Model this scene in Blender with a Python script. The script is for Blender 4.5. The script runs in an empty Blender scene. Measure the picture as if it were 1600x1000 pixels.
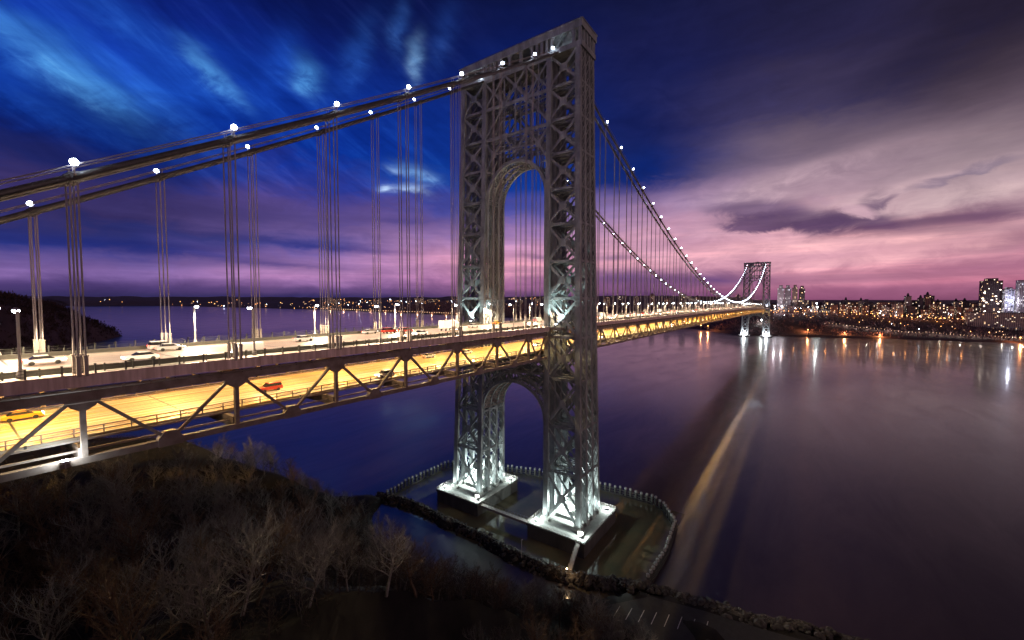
import bpy, math, random
import numpy as np
from mathutils import Vector, Matrix, noise as mnoise
random.seed(7); rng = np.random.default_rng(7)
R_ = math.radians
SC = bpy.context.scene; COL = SC.collection

# ------------------------------------------------------------------ camera
CAM = Vector((-144.0, -96.25, 90.59)); YAW, PITCH, ROLL, FPX = R_(35.221), R_(-2.695), R_(0.117), 642.0
cF = Vector((math.cos(YAW)*math.cos(PITCH), math.sin(YAW)*math.cos(PITCH), math.sin(PITCH)))
cR = Vector((math.sin(YAW), -math.cos(YAW), 0)); cU = cR.cross(cF)
cR, cU = cR*math.cos(ROLL)+cU*math.sin(ROLL), -cR*math.sin(ROLL)+cU*math.cos(ROLL)
cam = bpy.data.cameras.new('camera'); camo = bpy.data.objects.new('camera', cam); COL.objects.link(camo)
m = Matrix((cR, cU, -cF)).transposed().to_4x4(); m.translation = CAM; camo.matrix_world = m
cam.sensor_width = 36; cam.lens = 36*FPX/1600; cam.clip_start = 0.5; cam.clip_end = 80000
SC.camera = camo
def direction(u, v): return cF + cR*(u-800)/FPX - cU*(v-500)/FPX      # photo pixel -> world direction
def azel(u, v):
    d = direction(u, v).normalized()
    return math.degrees(math.atan2(d.y, d.x)), math.degrees(math.asin(d.z))
def srgb(r, g, b, k=1.0):
    f = lambda c: (c/255/12.92 if c <= 10 else ((c/255+.055)/1.055)**2.4)*k
    return (f(r), f(g), f(b), 1)

SC.view_settings.view_transform = 'Standard'; SC.view_settings.look = 'None'
SC.view_settings.exposure = 0; SC.view_settings.gamma = 1
SC.render.engine = 'CYCLES'
cy = SC.cycles
cy.max_bounces = 5; cy.diffuse_bounces = 2; cy.glossy_bounces = 3; cy.transmission_bounces = 2
cy.caustics_reflective = False; cy.caustics_refractive = False; cy.use_denoising = True; cy.denoising_prefilter = 'ACCURATE'
cy.sample_clamp_indirect = 4.0; cy.sample_clamp_direct = 0; cy.use_light_tree = True

# ------------------------------------------------------------------ world: dusk sky with broken cloud
class NT:
    def __init__(s, tree): s.t = tree; s.n = tree.nodes; s.l = tree.links
    def node(s, typ, **kw):
        n = s.n.new(typ)
        for k, v in kw.items(): setattr(n, k, v)
        return n
    def put(s, sock, v):
        if v is None: return
        if isinstance(v, bpy.types.NodeSocket): s.l.new(v, sock)
        else: sock.default_value = v
    def math(s, op, a, b=None, c=None, clamp=False):
        n = s.node('ShaderNodeMath', operation=op, use_clamp=clamp)
        for i, v in enumerate((a, b, c)): s.put(n.inputs[i], v)
        return n.outputs[0]
    def mix(s, f, a, b, blend='MIX'):
        n = s.node('ShaderNodeMix', data_type='RGBA', blend_type=blend)
        s.put(n.inputs[0], f); s.put(n.inputs[6], a); s.put(n.inputs[7], b)
        return n.outputs[2]
    def noise(s, vec, scale, detail=4, rough=.5, dist=0):
        n = s.node('ShaderNodeTexNoise')
        if vec is not None: s.l.new(vec, n.inputs['Vector'])
        n.inputs['Scale'].default_value = scale; n.inputs['Detail'].default_value = detail
        n.inputs['Roughness'].default_value = rough; n.inputs['Distortion'].default_value = dist
        return n.outputs['Fac']
    def comb(s, x, y, z=0.0):
        n = s.node('ShaderNodeCombineXYZ')
        for i, v in enumerate((x, y, z)): s.put(n.inputs[i], v)
        return n.outputs[0]
    def ramp(s, f, stops):
        n = s.node('ShaderNodeValToRGB'); e = n.color_ramp.elements
        while len(e) < len(stops): e.new(0.5)
        for i, (p, c) in enumerate(stops): e[i].position = p; e[i].color = c
        s.put(n.inputs[0], f); return n.outputs[0]
    def mapr(s, v, a, b, c=0., d=1., smooth=False):
        n = s.node('ShaderNodeMapRange', interpolation_type='SMOOTHSTEP' if smooth else 'LINEAR')
        s.put(n.inputs[0], v)
        for i, q in enumerate((a, b, c, d)): n.inputs[i+1].default_value = q
        return n.outputs[0]

W = bpy.data.worlds.new("World"); SC.world = W; W.use_nodes = True
w = NT(W.node_tree); w.n.clear()
tc = w.node('ShaderNodeTexCoord'); sep = w.node('ShaderNodeSeparateXYZ'); w.l.new(tc.outputs['Generated'], sep.inputs[0])
X, Y, Z = sep.outputs
AZ0 = 33.0   # azimuth is measured from this bearing, so the seam lies behind
c0, s0 = math.cos(R_(AZ0)), math.sin(R_(AZ0))
xr = w.math('ADD', w.math('MULTIPLY', X, c0), w.math('MULTIPLY', Y, s0))
yr = w.math('SUBTRACT', w.math('MULTIPLY', Y, c0), w.math('MULTIPLY', X, s0))
AZ = w.math('MULTIPLY', w.math('ARCTAN2', yr, xr), 57.2958)
EL = w.math('MULTIPLY', w.math('ARCSINE', Z), 57.2958)
nA = w.noise(w.comb(w.math('MULTIPLY', AZ, .05), w.math('MULTIPLY', EL, .16)), 1.3, 5, .55)
nB = w.noise(w.comb(w.math('MULTIPLY', AZ, .05), w.math('MULTIPLY', EL, .16), 7.3), 1.3, 5, .55)
nS = w.noise(w.comb(w.math('MULTIPLY', AZ, .035), w.math('MULTIPLY', EL, .55), 2.1), 1.6, 6, .6)      # long low bands
nF = w.noise(w.comb(w.math('MULTIPLY', AZ, .16), w.math('MULTIPLY', EL, .35), 5.1), 1.5, 7, .62, .6)
wa = w.math('MULTIPLY_ADD', w.math('SUBTRACT', nA, .5), 9.0, AZ)
we0 = w.math('MULTIPLY_ADD', w.math('SUBTRACT', nB, .5), 5.0, EL)
lowf = w.mapr(EL, 0, 9, .15, 1)
we = w.math('MULTIPLY_ADD', w.math('MULTIPLY', w.math('SUBTRACT', nB, .5), lowf), 7.0, EL)
we = w.math('MULTIPLY_ADD', w.math('MULTIPLY', w.math('SUBTRACT', nF, .5), lowf), 3.0, we)
wa2 = w.math('MULTIPLY_ADD', w.math('SUBTRACT', nA, .5), 4.0, AZ)
we2 = w.math('MULTIPLY_ADD', w.math('MULTIPLY', w.math('SUBTRACT', nB, .5), lowf), 2.5, EL)
we2 = w.math('MULTIPLY_ADD', w.math('MULTIPLY', w.math('SUBTRACT', nF, .5), lowf), 2.2, we2)
def sky_ramp(cols):
    st = [(0, srgb(*cols[0][2]))]
    for u, v, c in cols:
        st.append((max(.001, azel(u, v)[1]/45), srgb(*c)))
    st.append((.95, srgb(10, 10, 24)))
    return w.ramp(w.math('DIVIDE', we, 45.0, clamp=True), st)
ramps = [
 (79, [(200,466,(50,40,84)),(200,448,(84,64,120)),(200,428,(124,96,160)),(200,405,(96,80,146)),(200,385,(40,50,124)),(200,365,(38,46,112)),(200,350,(52,44,94)),(200,300,(56,48,102)),(200,262,(26,38,104)),(200,235,(8,34,112)),(200,180,(10,50,150)),(200,110,(24,76,186)),(200,60,(18,58,168)),(200,0,(12,34,120))]),
 (62, [(500,466,(56,46,100)),(500,450,(142,102,160)),(500,425,(164,120,174)),(500,402,(122,96,162)),(500,385,(72,70,144)),(500,360,(98,80,142)),(500,320,(84,70,138)),(500,280,(44,56,146)),(500,240,(8,46,146)),(500,150,(12,50,150)),(500,60,(10,28,104)),(500,0,(8,20,80))]),
 (34, [(820,468,(84,58,100)),(820,440,(160,104,150)),(820,410,(218,152,184)),(820,370,(176,132,182)),(820,330,(88,84,160)),(820,290,(14,56,148)),(820,180,(10,36,114)),(820,60,(12,24,82)),(820,0,(12,20,66))]),
 (18, [(1000,468,(96,62,106)),(1000,440,(130,88,132)),(1000,415,(206,148,174)),(1000,370,(196,148,178)),(1000,330,(136,112,160)),(1000,285,(24,42,110)),(1000,200,(20,30,88)),(1000,60,(24,28,76)),(1000,0,(20,24,66))]),
 (-1, [(1300,468,(134,76,112)),(1300,448,(176,106,140)),(1300,410,(222,162,182)),(1300,370,(216,162,180)),(1300,310,(182,150,166)),(1300,230,(132,112,130)),(1300,160,(74,64,94)),(1300,60,(42,38,72)),(1300,0,(36,33,62))]),
 (-14,[(1550,468,(128,74,106)),(1550,440,(172,104,134)),(1550,400,(184,126,150)),(1550,350,(172,132,150)),(1550,300,(178,150,160)),(1550,240,(156,134,144)),(1550,170,(96,80,94)),(1550,70,(56,46,62)),(1550,0,(38,31,48))]),
]
sky = None
for az, cols in ramps:
    c = sky_ramp(cols)
    if sky is None: sky = c; prev = az; continue
    f = w.mapr(wa, prev-AZ0, az-AZ0, 0, 1, True)
    sky = w.mix(f, sky, c); prev = az
# one node group: an elongated soft patch of cloud in azimuth/elevation degrees
G = bpy.data.node_groups.new('cloud_patch', 'ShaderNodeTree')
for nm in ('az', 'el', 'az0', 'el0', 'ra', 're', 'cos', 'sin'): G.interface.new_socket(nm, in_out='INPUT', socket_type='NodeSocketFloat')
G.interface.new_socket('mask', in_out='OUTPUT', socket_type='NodeSocketFloat')
g = NT(G); gi = g.node('NodeGroupInput'); go = g.node('NodeGroupOutput'); I = gi.outputs
dx = g.math('SUBTRACT', I['az0'], I['az']); dy = g.math('SUBTRACT', I['el'], I['el0'])   # dx grows to the right of the view
p = g.math('DIVIDE', g.math('ADD', g.math('MULTIPLY', dx, I['cos']), g.math('MULTIPLY', dy, I['sin'])), I['ra'])
q = g.math('DIVIDE', g.math('SUBTRACT', g.math('MULTIPLY', dy, I['cos']), g.math('MULTIPLY', dx, I['sin'])), I['re'])
r2 = g.math('ADD', g.math('MULTIPLY', p, p), g.math('MULTIPLY', q, q))
g.l.new(g.math('EXPONENT', g.math('MULTIPLY', r2, -1.0)), go.inputs[0])
nW = w.noise(w.comb(w.math('MULTIPLY', AZ, .22), w.math('MULTIPLY', EL, .5), 1.1), 1.0, 5, .6, .4)
def patch(u, v, ra, re, rot, col, amt, soft=.35, crisp=0, tex=nF):
    global sky
    az, el = azel(u, v)
    n = w.node('ShaderNodeGroup'); n.node_tree = G
    w.put(n.inputs['az'], wa2); w.put(n.inputs['el'], we2)
    for k, q in dict(az0=az-AZ0, el0=el, ra=ra, re=re, cos=math.cos(R_(rot)), sin=math.sin(R_(rot))).items(): n.inputs[k].default_value = q
    mk = w.math('MULTIPLY', n.outputs[0], w.mapr(tex, .5-soft/2, .5+soft/2, .15, 1.15))
    if crisp: mk = w.mapr(mk, .20, .20+crisp, 0, 1, True)
    sky = w.mix(w.math('MULTIPLY', mk, amt, clamp=True), sky, srgb(*col))
PATCHES = []
#PATCH_LIST
for p_ in [
 # blue streaks upper left
 (70,85,9,1.5,-20,(60,130,215),.7,.7), (110,125,5,1.3,-32,(84,158,228),1.0,.6), (160,135,3.5,.8,-35,(70,140,220),.8,.6), (230,60,10,1.4,-26,(34,92,200),.5,.7),
 (320,108,2.2,.8,-40,(90,165,236),1.1,.6), (350,132,2.5,.6,-40,(80,150,230),.8,.6), (90,175,9,1.0,-12,(30,84,195),.6,.7),
 (478,118,1.4,1.6,60,(84,160,235),1.0,.6), (440,95,3,1.6,60,(30,84,200),.6,.6), (560,90,4,1.3,60,(44,98,200),.6,.6), (648,92,2.0,.8,72,(120,170,225),1.0,.7), (625,45,2.4,1.0,80,(60,112,205),.6,.6), (690,60,3,1.4,60,(40,80,170),.5,.6),
 (650,272,2.6,.8,-8,(150,200,245),1.2,.4), (640,292,2.2,.45,4,(190,215,250),1.2,.4), (618,268,1.1,.4,-20,(170,205,250),1.0,.5), (640,280,5,1.8,0,(16,80,185),.8,.8), (655,300,1.6,.4,-10,(190,215,250),1.0,.4), (598,292,.8,.3,0,(170,205,250),.9,.6),
 # dark gaps
 (200,205,8,1.8,-8,(8,30,100),.9,.8), (60,230,8,1.4,-6,(30,32,84),.8,.8), (560,20,14,2.6,0,(7,16,70),.6,.8), (290,20,9,1.8,0,(12,32,124),.6,.8),
 (240,392,14,.9,-3,(26,38,114),1.0,.8), (520,388,9,.5,-4,(40,46,124),1.0,.8), (440,415,7,.3,-2,(62,56,124),.8,.8), (120,350,14,1.4,0,(48,42,92),.7,.8), (330,330,14,1.2,2,(52,46,98),.7,.8), (860,403,5,.45,-4,(92,70,124),1.0,.8), (620,345,5,.6,4,(60,56,126),.7,.8),
 (330,452,26,.45,0,(58,46,100),.8,.7), (330,462,40,.4,0,(46,44,90),.8,.8),
 # upper right
 (1010,262,5,2.2,8,(8,34,106),1.1,1.2), (1400,112,8,2.2,20,(30,28,60),.8,1.0), (1180,165,11,2.2,-15,(50,48,92),.6,1.0), (1130,60,13,3.6,0,(24,26,70),.5,1.0),
 (1100,300,6,1.3,14,(176,142,172),.8,.8), (1240,278,9,1.4,10,(204,172,184),.9,.8), (1500,305,11,1.4,6,(208,178,184),.9,.8), (1420,195,12,1.5,-4,(106,90,106),.6,.8),
 # dark violet cloud bank over the far bridge tower
 (1180,330,7,1.5,-4,(112,88,122),.85,1.2,.35), (1230,348,9,1.5,-3,(90,66,104),.9,1.0,.3), (1290,352,8,1.3,-2,(86,62,98),.8,1.0,.3), (1365,312,2.2,1.0,20,(94,72,106),.8,1.1,.35),
 (1400,358,9,1.1,3,(94,64,98),.85,1.0,.3), (1500,352,6,1.5,12,(112,78,108),.7,1.1,.4), (1580,375,4,1.0,6,(120,80,108),.6,1.1,.4),
 (1328,330,1.9,.9,-20,(200,162,178),.95,.8,.4), (1275,315,1.6,.8,-20,(176,142,162),.8,.8,.4), (1470,282,3,.6,10,(120,104,132),.7,.9,.4), (1530,262,3,.6,10,(116,104,130),.6,.9,.4),
 (1310,382,12,.8,2,(238,180,190),1.0,.8), (1130,405,9,1.1,0,(218,160,182),.8,.8), (1440,392,10,.7,5,(228,170,182),.9,.8), (1400,295,6,.6,12,(206,174,182),.8,.7),
 (1110,436,6,.7,0,(100,70,122),1.2,1.1), (970,434,5,.8,0,(92,68,120),1.2,1.1), (960,402,3,.5,0,(100,76,126),.8,1.0), (1440,425,12,.5,2,(150,94,126),.8,.8), (1290,426,8,.35,1,(160,104,134),.8,.8), (1330,452,16,.5,0,(134,82,116),.7,.8),
]: patch(*p_)
# fine diagonal wisps in the blue part
cD, sD = math.cos(R_(-33)), math.sin(R_(-33)); nAZ = w.math('MULTIPLY', AZ, -1)
pD = w.math('ADD', w.math('MULTIPLY', nAZ, cD), w.math('MULTIPLY', EL, sD)); qD = w.math('SUBTRACT', w.math('MULTIPLY', EL, cD), w.math('MULTIPLY', nAZ, sD))
nD = w.noise(w.comb(w.math('MULTIPLY', pD, .07), w.math('MULTIPLY', qD, .42)), 1.0, 6, .62, .5)
mD = w.math('MULTIPLY', w.mapr(AZ, -2, 18, 0, 1, True), w.mapr(we, 11, 15, 0, 1, True))
sky = w.mix(w.math('MULTIPLY', mD, w.mapr(nD, .52, .72, 0, .8)), sky, w.mix(1.0, sky, (2.6, 2.0, 1.45, 1), 'MULTIPLY'))
sky = w.mix(w.math('MULTIPLY', mD, w.mapr(nD, .30, .50, .6, 0)), sky, w.mix(1.0, sky, (.42, .5, .62, 1), 'MULTIPLY'))
streak = w.math('MULTIPLY', w.mapr(EL, 0, 2, 0, 1), w.mapr(EL, 6, 13, 1, .25))
sky = w.mix(w.math('MULTIPLY', streak, w.mapr(nS, .35, .6, .38, 0)), sky, w.mix(1.0, sky, (.5, .45, .62, 1), 'MULTIPLY'))
sky = w.mix(w.math('MULTIPLY', streak, w.mapr(nS, .52, .75, 0, .5)), sky, w.mix(1.0, sky, (1.5, 1.32, 1.25, 1), 'MULTIPLY'))
sky = w.mix(1.0, sky, w.mix(w.mapr(nF, .3, .7), (.84, .84, .86, 1), (1.16, 1.16, 1.14, 1)), 'MULTIPLY')
glo = w.math('MULTIPLY', w.mapr(EL, .5, 3, .2, 1), w.mapr(EL, 6, 13, 1, 0))
sky = w.mix(glo, sky, w.mix(1.0, sky, (1.22, 1.24, 1.13, 1), 'MULTIPLY'))
# afterglow of the sunset, low in the south-west behind the camera: it lights the faces the camera sees
gd = w.math('ADD', w.math('ADD', w.math('MULTIPLY', X, -.655), w.math('MULTIPLY', Y, -.745)), w.math('MULTIPLY', Z, .13))
gl = w.math('MULTIPLY', w.mapr(gd, .45, 1.0, 0, 1, True), w.mapr(EL, 6, 32, 1, .12, True))
sky = w.mix(gl, sky, (1.15, .74, .70, 1))
below = w.mapr(EL, -1.5, -.3, 0, 1)
sky = w.mix(below, srgb(20, 16, 34), sky)
nish = w.node('ShaderNodeTexSky', sky_type='NISHITA'); nish.sun_disc = False
nish.sun_elevation = R_(-4); nish.sun_rotation = R_(90+132); nish.air_density = 1.2
bg0 = w.node('ShaderNodeBackground'); w.l.new(nish.outputs[0], bg0.inputs[0]); bg0.inputs[1].default_value = .05
bg = w.node('ShaderNodeBackground'); w.l.new(sky, bg.inputs[0]); bg.inputs[1].default_value = 1.0
add = w.node('ShaderNodeAddShader'); w.l.new(bg0.outputs[0], add.inputs[0]); w.l.new(bg.outputs[0], add.inputs[1])
wo = w.node('ShaderNodeOutputWorld'); w.l.new(add.outputs[0], wo.inputs[0])
W.cycles.sampling_method = 'NONE'

# ------------------------------------------------------------------ helpers
def tag(o, label=None, cat=None, group=None, kind=None):
    if label: o['label'] = label
    if cat: o['category'] = cat
    if group: o['group'] = group
    if kind: o['kind'] = kind
    return o
def empty(name, label, cat, loc=(0,0,0), rz=0, group=None):
    o = bpy.data.objects.new(name, None); COL.objects.link(o); o.location = loc; o.rotation_euler = (0, 0, rz)
    o.empty_display_size = .5
    return tag(o, label, cat, group)
def copy_tree(o, parent=None):
    c = o.copy(); COL.objects.link(c); c.parent = parent
    for ch in list(o.children): copy_tree(ch, c)
    return c
_ORD = ['first','second','third','fourth','fifth','sixth','seventh','eighth','ninth','tenth']
def nth(k):
    if 1 <= k <= 10: return _ORD[k-1]
    return '%d%s' % (k, 'th' if 10 < k % 100 < 14 else {1:'st',2:'nd',3:'rd'}.get(k % 10, 'th'))
V3 = Vector
class MB:
    def __init__(s): s.v = []; s.f = []
    def add(s, vs, fs):
        n = len(s.v); s.v += [tuple(p) for p in vs]; s.f += [tuple(i+n for i in f) for f in fs]; return s
    def box(s, lo, hi):
        (a,b,c),(d,e,f) = lo, hi
        return s.add([(a,b,c),(d,b,c),(d,e,c),(a,e,c),(a,b,f),(d,b,f),(d,e,f),(a,e,f)],
                     [(3,2,1,0),(4,5,6,7),(0,1,5,4),(1,2,6,5),(2,3,7,6),(3,0,4,7)])
    def cbox(s, c, sz): return s.box([c[i]-sz[i]/2 for i in range(3)], [c[i]+sz[i]/2 for i in range(3)])
    def bar(s, p, q, wd, th, side=(1,0,0), w2=None, t2=None):     # wd along 'side', th across it
        p, q = V3(p), V3(q); d = (q-p).normalized(); a = V3(side); a = (a - d*a.dot(d))
        a = a.normalized() if a.length > 1e-4 else d.orthogonal().normalized(); b = d.cross(a)
        vs = []
        for c, ww, tt in ((p, wd, th), (q, w2 or wd, t2 or th)):
            for i, j in ((-1,-1),(1,-1),(1,1),(-1,1)): vs.append(c + a*ww/2*i + b*tt/2*j)
        return s.add(vs, [(3,2,1,0),(4,5,6,7),(0,1,5,4),(1,2,6,5),(2,3,7,6),(3,0,4,7)])
    def tube(s, pts, r, n=6, caps=True):
        pts = [V3(p) for p in pts]; rr = r if isinstance(r, (list, tuple)) else [r]*len(pts); vs = []; fs = []
        for i, p in enumerate(pts):
            d = (pts[min(i+1, len(pts)-1)] - pts[max(i-1, 0)]).normalized()
            a = d.cross(V3((0,0,1)) if abs(d.z) < .9 else V3((1,0,0))).normalized(); b = d.cross(a)
            for k in range(n):
                t = 2*math.pi*k/n; vs.append(p + (a*math.cos(t) + b*math.sin(t))*rr[i])
        for i in range(len(pts)-1):
            for k in range(n):
                fs.append((i*n+k, i*n+(k+1) % n, (i+1)*n+(k+1) % n, (i+1)*n+k))
        if caps: fs.append(tuple(range(n))[::-1]); fs.append(tuple((len(pts)-1)*n+k for k in range(n)))
        return s.add(vs, fs)
    def lathe(s, c, prof, n=10):                     # prof: (r, z) pairs
        vs = []; fs = []
        for r, z in prof:
            for k in range(n): t = 2*math.pi*k/n; vs.append((c[0]+r*math.cos(t), c[1]+r*math.sin(t), c[2]+z))
        for i in range(len(prof)-1):
            for k in range(n): fs.append((i*n+k, i*n+(k+1) % n, (i+1)*n+(k+1) % n, (i+1)*n+k))
        fs.append(tuple(range(n))[::-1]); fs.append(tuple((len(prof)-1)*n+k for k in range(n)))
        return s.add(vs, fs)
    def prism(s, poly, axis, a, b):                  # polygon in the plane normal to axis, from a to b
        def P(u, v, t): return {'x': (t,u,v), 'y': (u,t,v), 'z': (u,v,t)}[axis]
        n = len(poly)
        vs = [P(u,v,a) for u,v in poly] + [P(u,v,b) for u,v in poly]
        return s.add(vs, [tuple(range(n))[::-1], tuple(range(n,2*n))] + [(i,(i+1)%n,n+(i+1)%n,n+i) for i in range(n)])
    def mesh(s, name, mat, smooth=False):
        me = bpy.data.meshes.new(name); me.from_pydata(s.v, [], s.f); me.materials.append(mat)
        if smooth: me.polygons.foreach_set('use_smooth', [True]*len(me.polygons))
        me.update(); return me
    def build(s, name, mat, parent=None, smooth=False):
        o = bpy.data.objects.new(name, s.mesh(name, mat, smooth)); COL.objects.link(o); o.parent = parent; return o
def lamp(name, parent, loc, power, color=(1,1,1), radius=.2, spot=None, aim=None, blend=.4):
    l = bpy.data.lights.new(name, 'SPOT' if spot else 'POINT'); l.energy = power; l.color = color; l.shadow_soft_size = radius
    if spot: l.spot_size = R_(spot); l.spot_blend = blend
    o = bpy.data.objects.new(name, l); COL.objects.link(o); o.parent = parent; o.location = loc
    if aim is not None: o.rotation_euler = V3(aim).to_track_quat('-Z', 'Y').to_euler()
    return o

# ------------------------------------------------------------------ materials
def mat(name, base, rough=.6, metal=0, ior=None, var=None, scale=1.0, bump=0, coord='Object', stretch=(1,1,1), detail=5, emit=None, estr=0):
    m = bpy.data.materials.new(name); m.use_nodes = True; t = NT(m.node_tree); b = t.n['Principled BSDF']
    b.inputs['Base Color'].default_value = (*base, 1); b.inputs['Roughness'].default_value = rough; b.inputs['Metallic'].default_value = metal
    if ior: b.inputs['IOR'].default_value = ior
    if var or bump:
        co = t.node('ShaderNodeNewGeometry').outputs['Position'] if coord == 'World' else t.node('ShaderNodeTexCoord').outputs[coord]
        mp = t.node('ShaderNodeMapping'); mp.inputs['Scale'].default_value = stretch; t.l.new(co, mp.inputs[0])
        n = t.noise(mp.outputs[0], scale, detail, .6)
        if var: t.l.new(t.mix(t.mapr(n, .35, .68), (*base, 1), (*var, 1)), b.inputs['Base Color'])
        if bump:
            bp = t.node('ShaderNodeBump'); bp.inputs['Strength'].default_value = bump; bp.inputs['Distance'].default_value = .1
            t.l.new(n, bp.inputs['Height']); t.l.new(bp.outputs[0], b.inputs['Normal'])
    if emit: b.inputs['Emission Color'].default_value = (*emit, 1); b.inputs['Emission Strength'].default_value = estr
    return m
def glow(name, col, s, sample=False):
    m = mat(name, (.02,.02,.02), emit=col, estr=s)
    if not sample: m.cycles.emission_sampling = 'NONE'
    return m
M = {}
M['steel'] = mat('tower_steel', (.33,.36,.365), .45, var=(.14,.155,.155), scale=.35, coord='World', stretch=(1,1,.35), detail=8)
M['deck_steel'] = mat('deck_steel', (.82,.64,.60), .5, var=(.50,.35,.30), scale=1.0, coord='World', stretch=(1.6,1,.12), detail=9)
M['truss'] = mat('truss_steel', (.27,.22,.20), .55, var=(.15,.105,.085), scale=.5, coord='World', detail=8)
M['rail'] = mat('railing_steel', (.06,.06,.05), .5)
M['cable'] = mat('cable_wrap', (.075,.073,.073), .35, var=(.045,.043,.042), scale=1.5, coord='World')
M['rope'] = mat('suspender_rope', (.30,.27,.27), .5)
M['sleeve'] = mat('sleeve_paint', (.36,.31,.27), .5)
M['concrete'] = mat('pier_concrete', (.11,.11,.10), .85, var=(.05,.05,.048), scale=.22, coord='World', stretch=(1,1,.3), bump=.3, detail=9)
M['pier_top'] = mat('pier_deck', (.42,.43,.41), .8, var=(.30,.31,.29), scale=.8, coord='World')
M['rock'] = mat('rock', (.11,.10,.09), .85, var=(.04,.037,.033), scale=.9, coord='World', bump=.6)
M['bark'] = mat('bark', (.25,.235,.215), .9, var=(.12,.11,.10), scale=1.2)
M['bark_pale'] = mat('pale_bark', (.36,.35,.32), .9, var=(.18,.17,.16), scale=1.2)
M['bark_brown'] = mat('brown_bark', (.19,.125,.085), .9, var=(.09,.06,.04), scale=1.2)
M['scrub'] = mat('scrub_twigs', (.075,.055,.04), .9, var=(.035,.026,.02), scale=1.2)
M['scrub_grey'] = mat('grey_scrub_twigs', (.10,.095,.085), .9, var=(.045,.042,.04), scale=1.2)
M['lamp_white'] = glow('lamp_white', (.80,.88,1), 60)
M['lamp_cable'] = glow('cable_lamp_glow', (.72,.82,1), 40)
M['lamp_sodium'] = glow('lamp_sodium', (1,.42,.12), 8)
M['lamp_red'] = glow('tail_lamp', (1,.05,.02), 8)
M['head'] = glow('head_lamp', (1,.93,.8), 40)
M['pole'] = mat('pole_steel', (.42,.39,.36), .45)
M['glass'] = mat('car_glass', (.02,.02,.025), .08)
M['tyre'] = mat('tyre', (.02,.02,.02), .8)

def water_mat():
    m = bpy.data.materials.new('river'); m.use_nodes = True; t = NT(m.node_tree); b = t.n['Principled BSDF']
    pos = t.node('ShaderNodeNewGeometry').outputs['Position']
    mp = t.node('ShaderNodeMapping'); mp.inputs['Scale'].default_value = (.006,.02,.1); mp.inputs['Rotation'].default_value = (0,0,R_(12)); t.l.new(pos, mp.inputs[0])
    big = t.noise(mp.outputs[0], 1.0, 5, .6, .5)
    b.inputs['Base Color'].default_value = (.035,.042,.030,1)
    b.inputs['IOR'].default_value = 1.95
    sp = t.node('ShaderNodeSeparateXYZ'); t.l.new(pos, sp.inputs[0])     # calm turbid water inside the fender ring, wind-ruffled river outside
    ex = t.math('ABSOLUTE', t.math('SUBTRACT', sp.outputs[0], 4)); ey = t.math('ABSOLUTE', sp.outputs[1])
    ins = t.math('MULTIPLY', t.math('LESS_THAN', ex, 34), t.math('LESS_THAN', ey, 58))
    rg = t.math('MULTIPLY', t.mapr(big, .3, .7, .06, .11), t.mapr(ins, 0, 1, 1, .45)); t.l.new(rg, b.inputs['Roughness'])
    mud = t.noise(pos, .09, 6, .6, .4)
    t.l.new(t.mix(ins, (.02,.022,.026,1), t.mix(t.mapr(mud, .35, .65), (.12,.125,.075,1), (.19,.15,.085,1))), b.inputs['Base Color'])
    n2 = t.noise(pos, .25, 3, .5); bp = t.node('ShaderNodeBump'); bp.inputs['Strength'].default_value = .12; bp.inputs['Distance'].default_value = .25
    t.l.new(n2, bp.inputs['Height']); t.l.new(bp.outputs[0], b.inputs['Normal'])
    # wind-ruffled share of the surface: same water, wider slopes
    b2 = t.node('ShaderNodeBsdfPrincipled'); b2.inputs['IOR'].default_value = 2.15; b2.inputs['Roughness'].default_value = .29; b2.inputs['Base Color'].default_value = (.055,.028,.032,1)
    n3 = t.noise(mp.outputs[0], 2.2, 5, .65, .8)
    mx = t.node('ShaderNodeMixShader'); t.l.new(t.math('MULTIPLY', t.mapr(n3, .3, .7, .5, .85), t.math('SUBTRACT', 1.0, ins)), mx.inputs[0])
    t.l.new(b.outputs[0], mx.inputs[1]); t.l.new(b2.outputs[0], mx.inputs[2]); t.l.new(mx.outputs[0], t.n['Material Output'].inputs[0])
    return m
M['water'] = water_mat()

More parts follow.
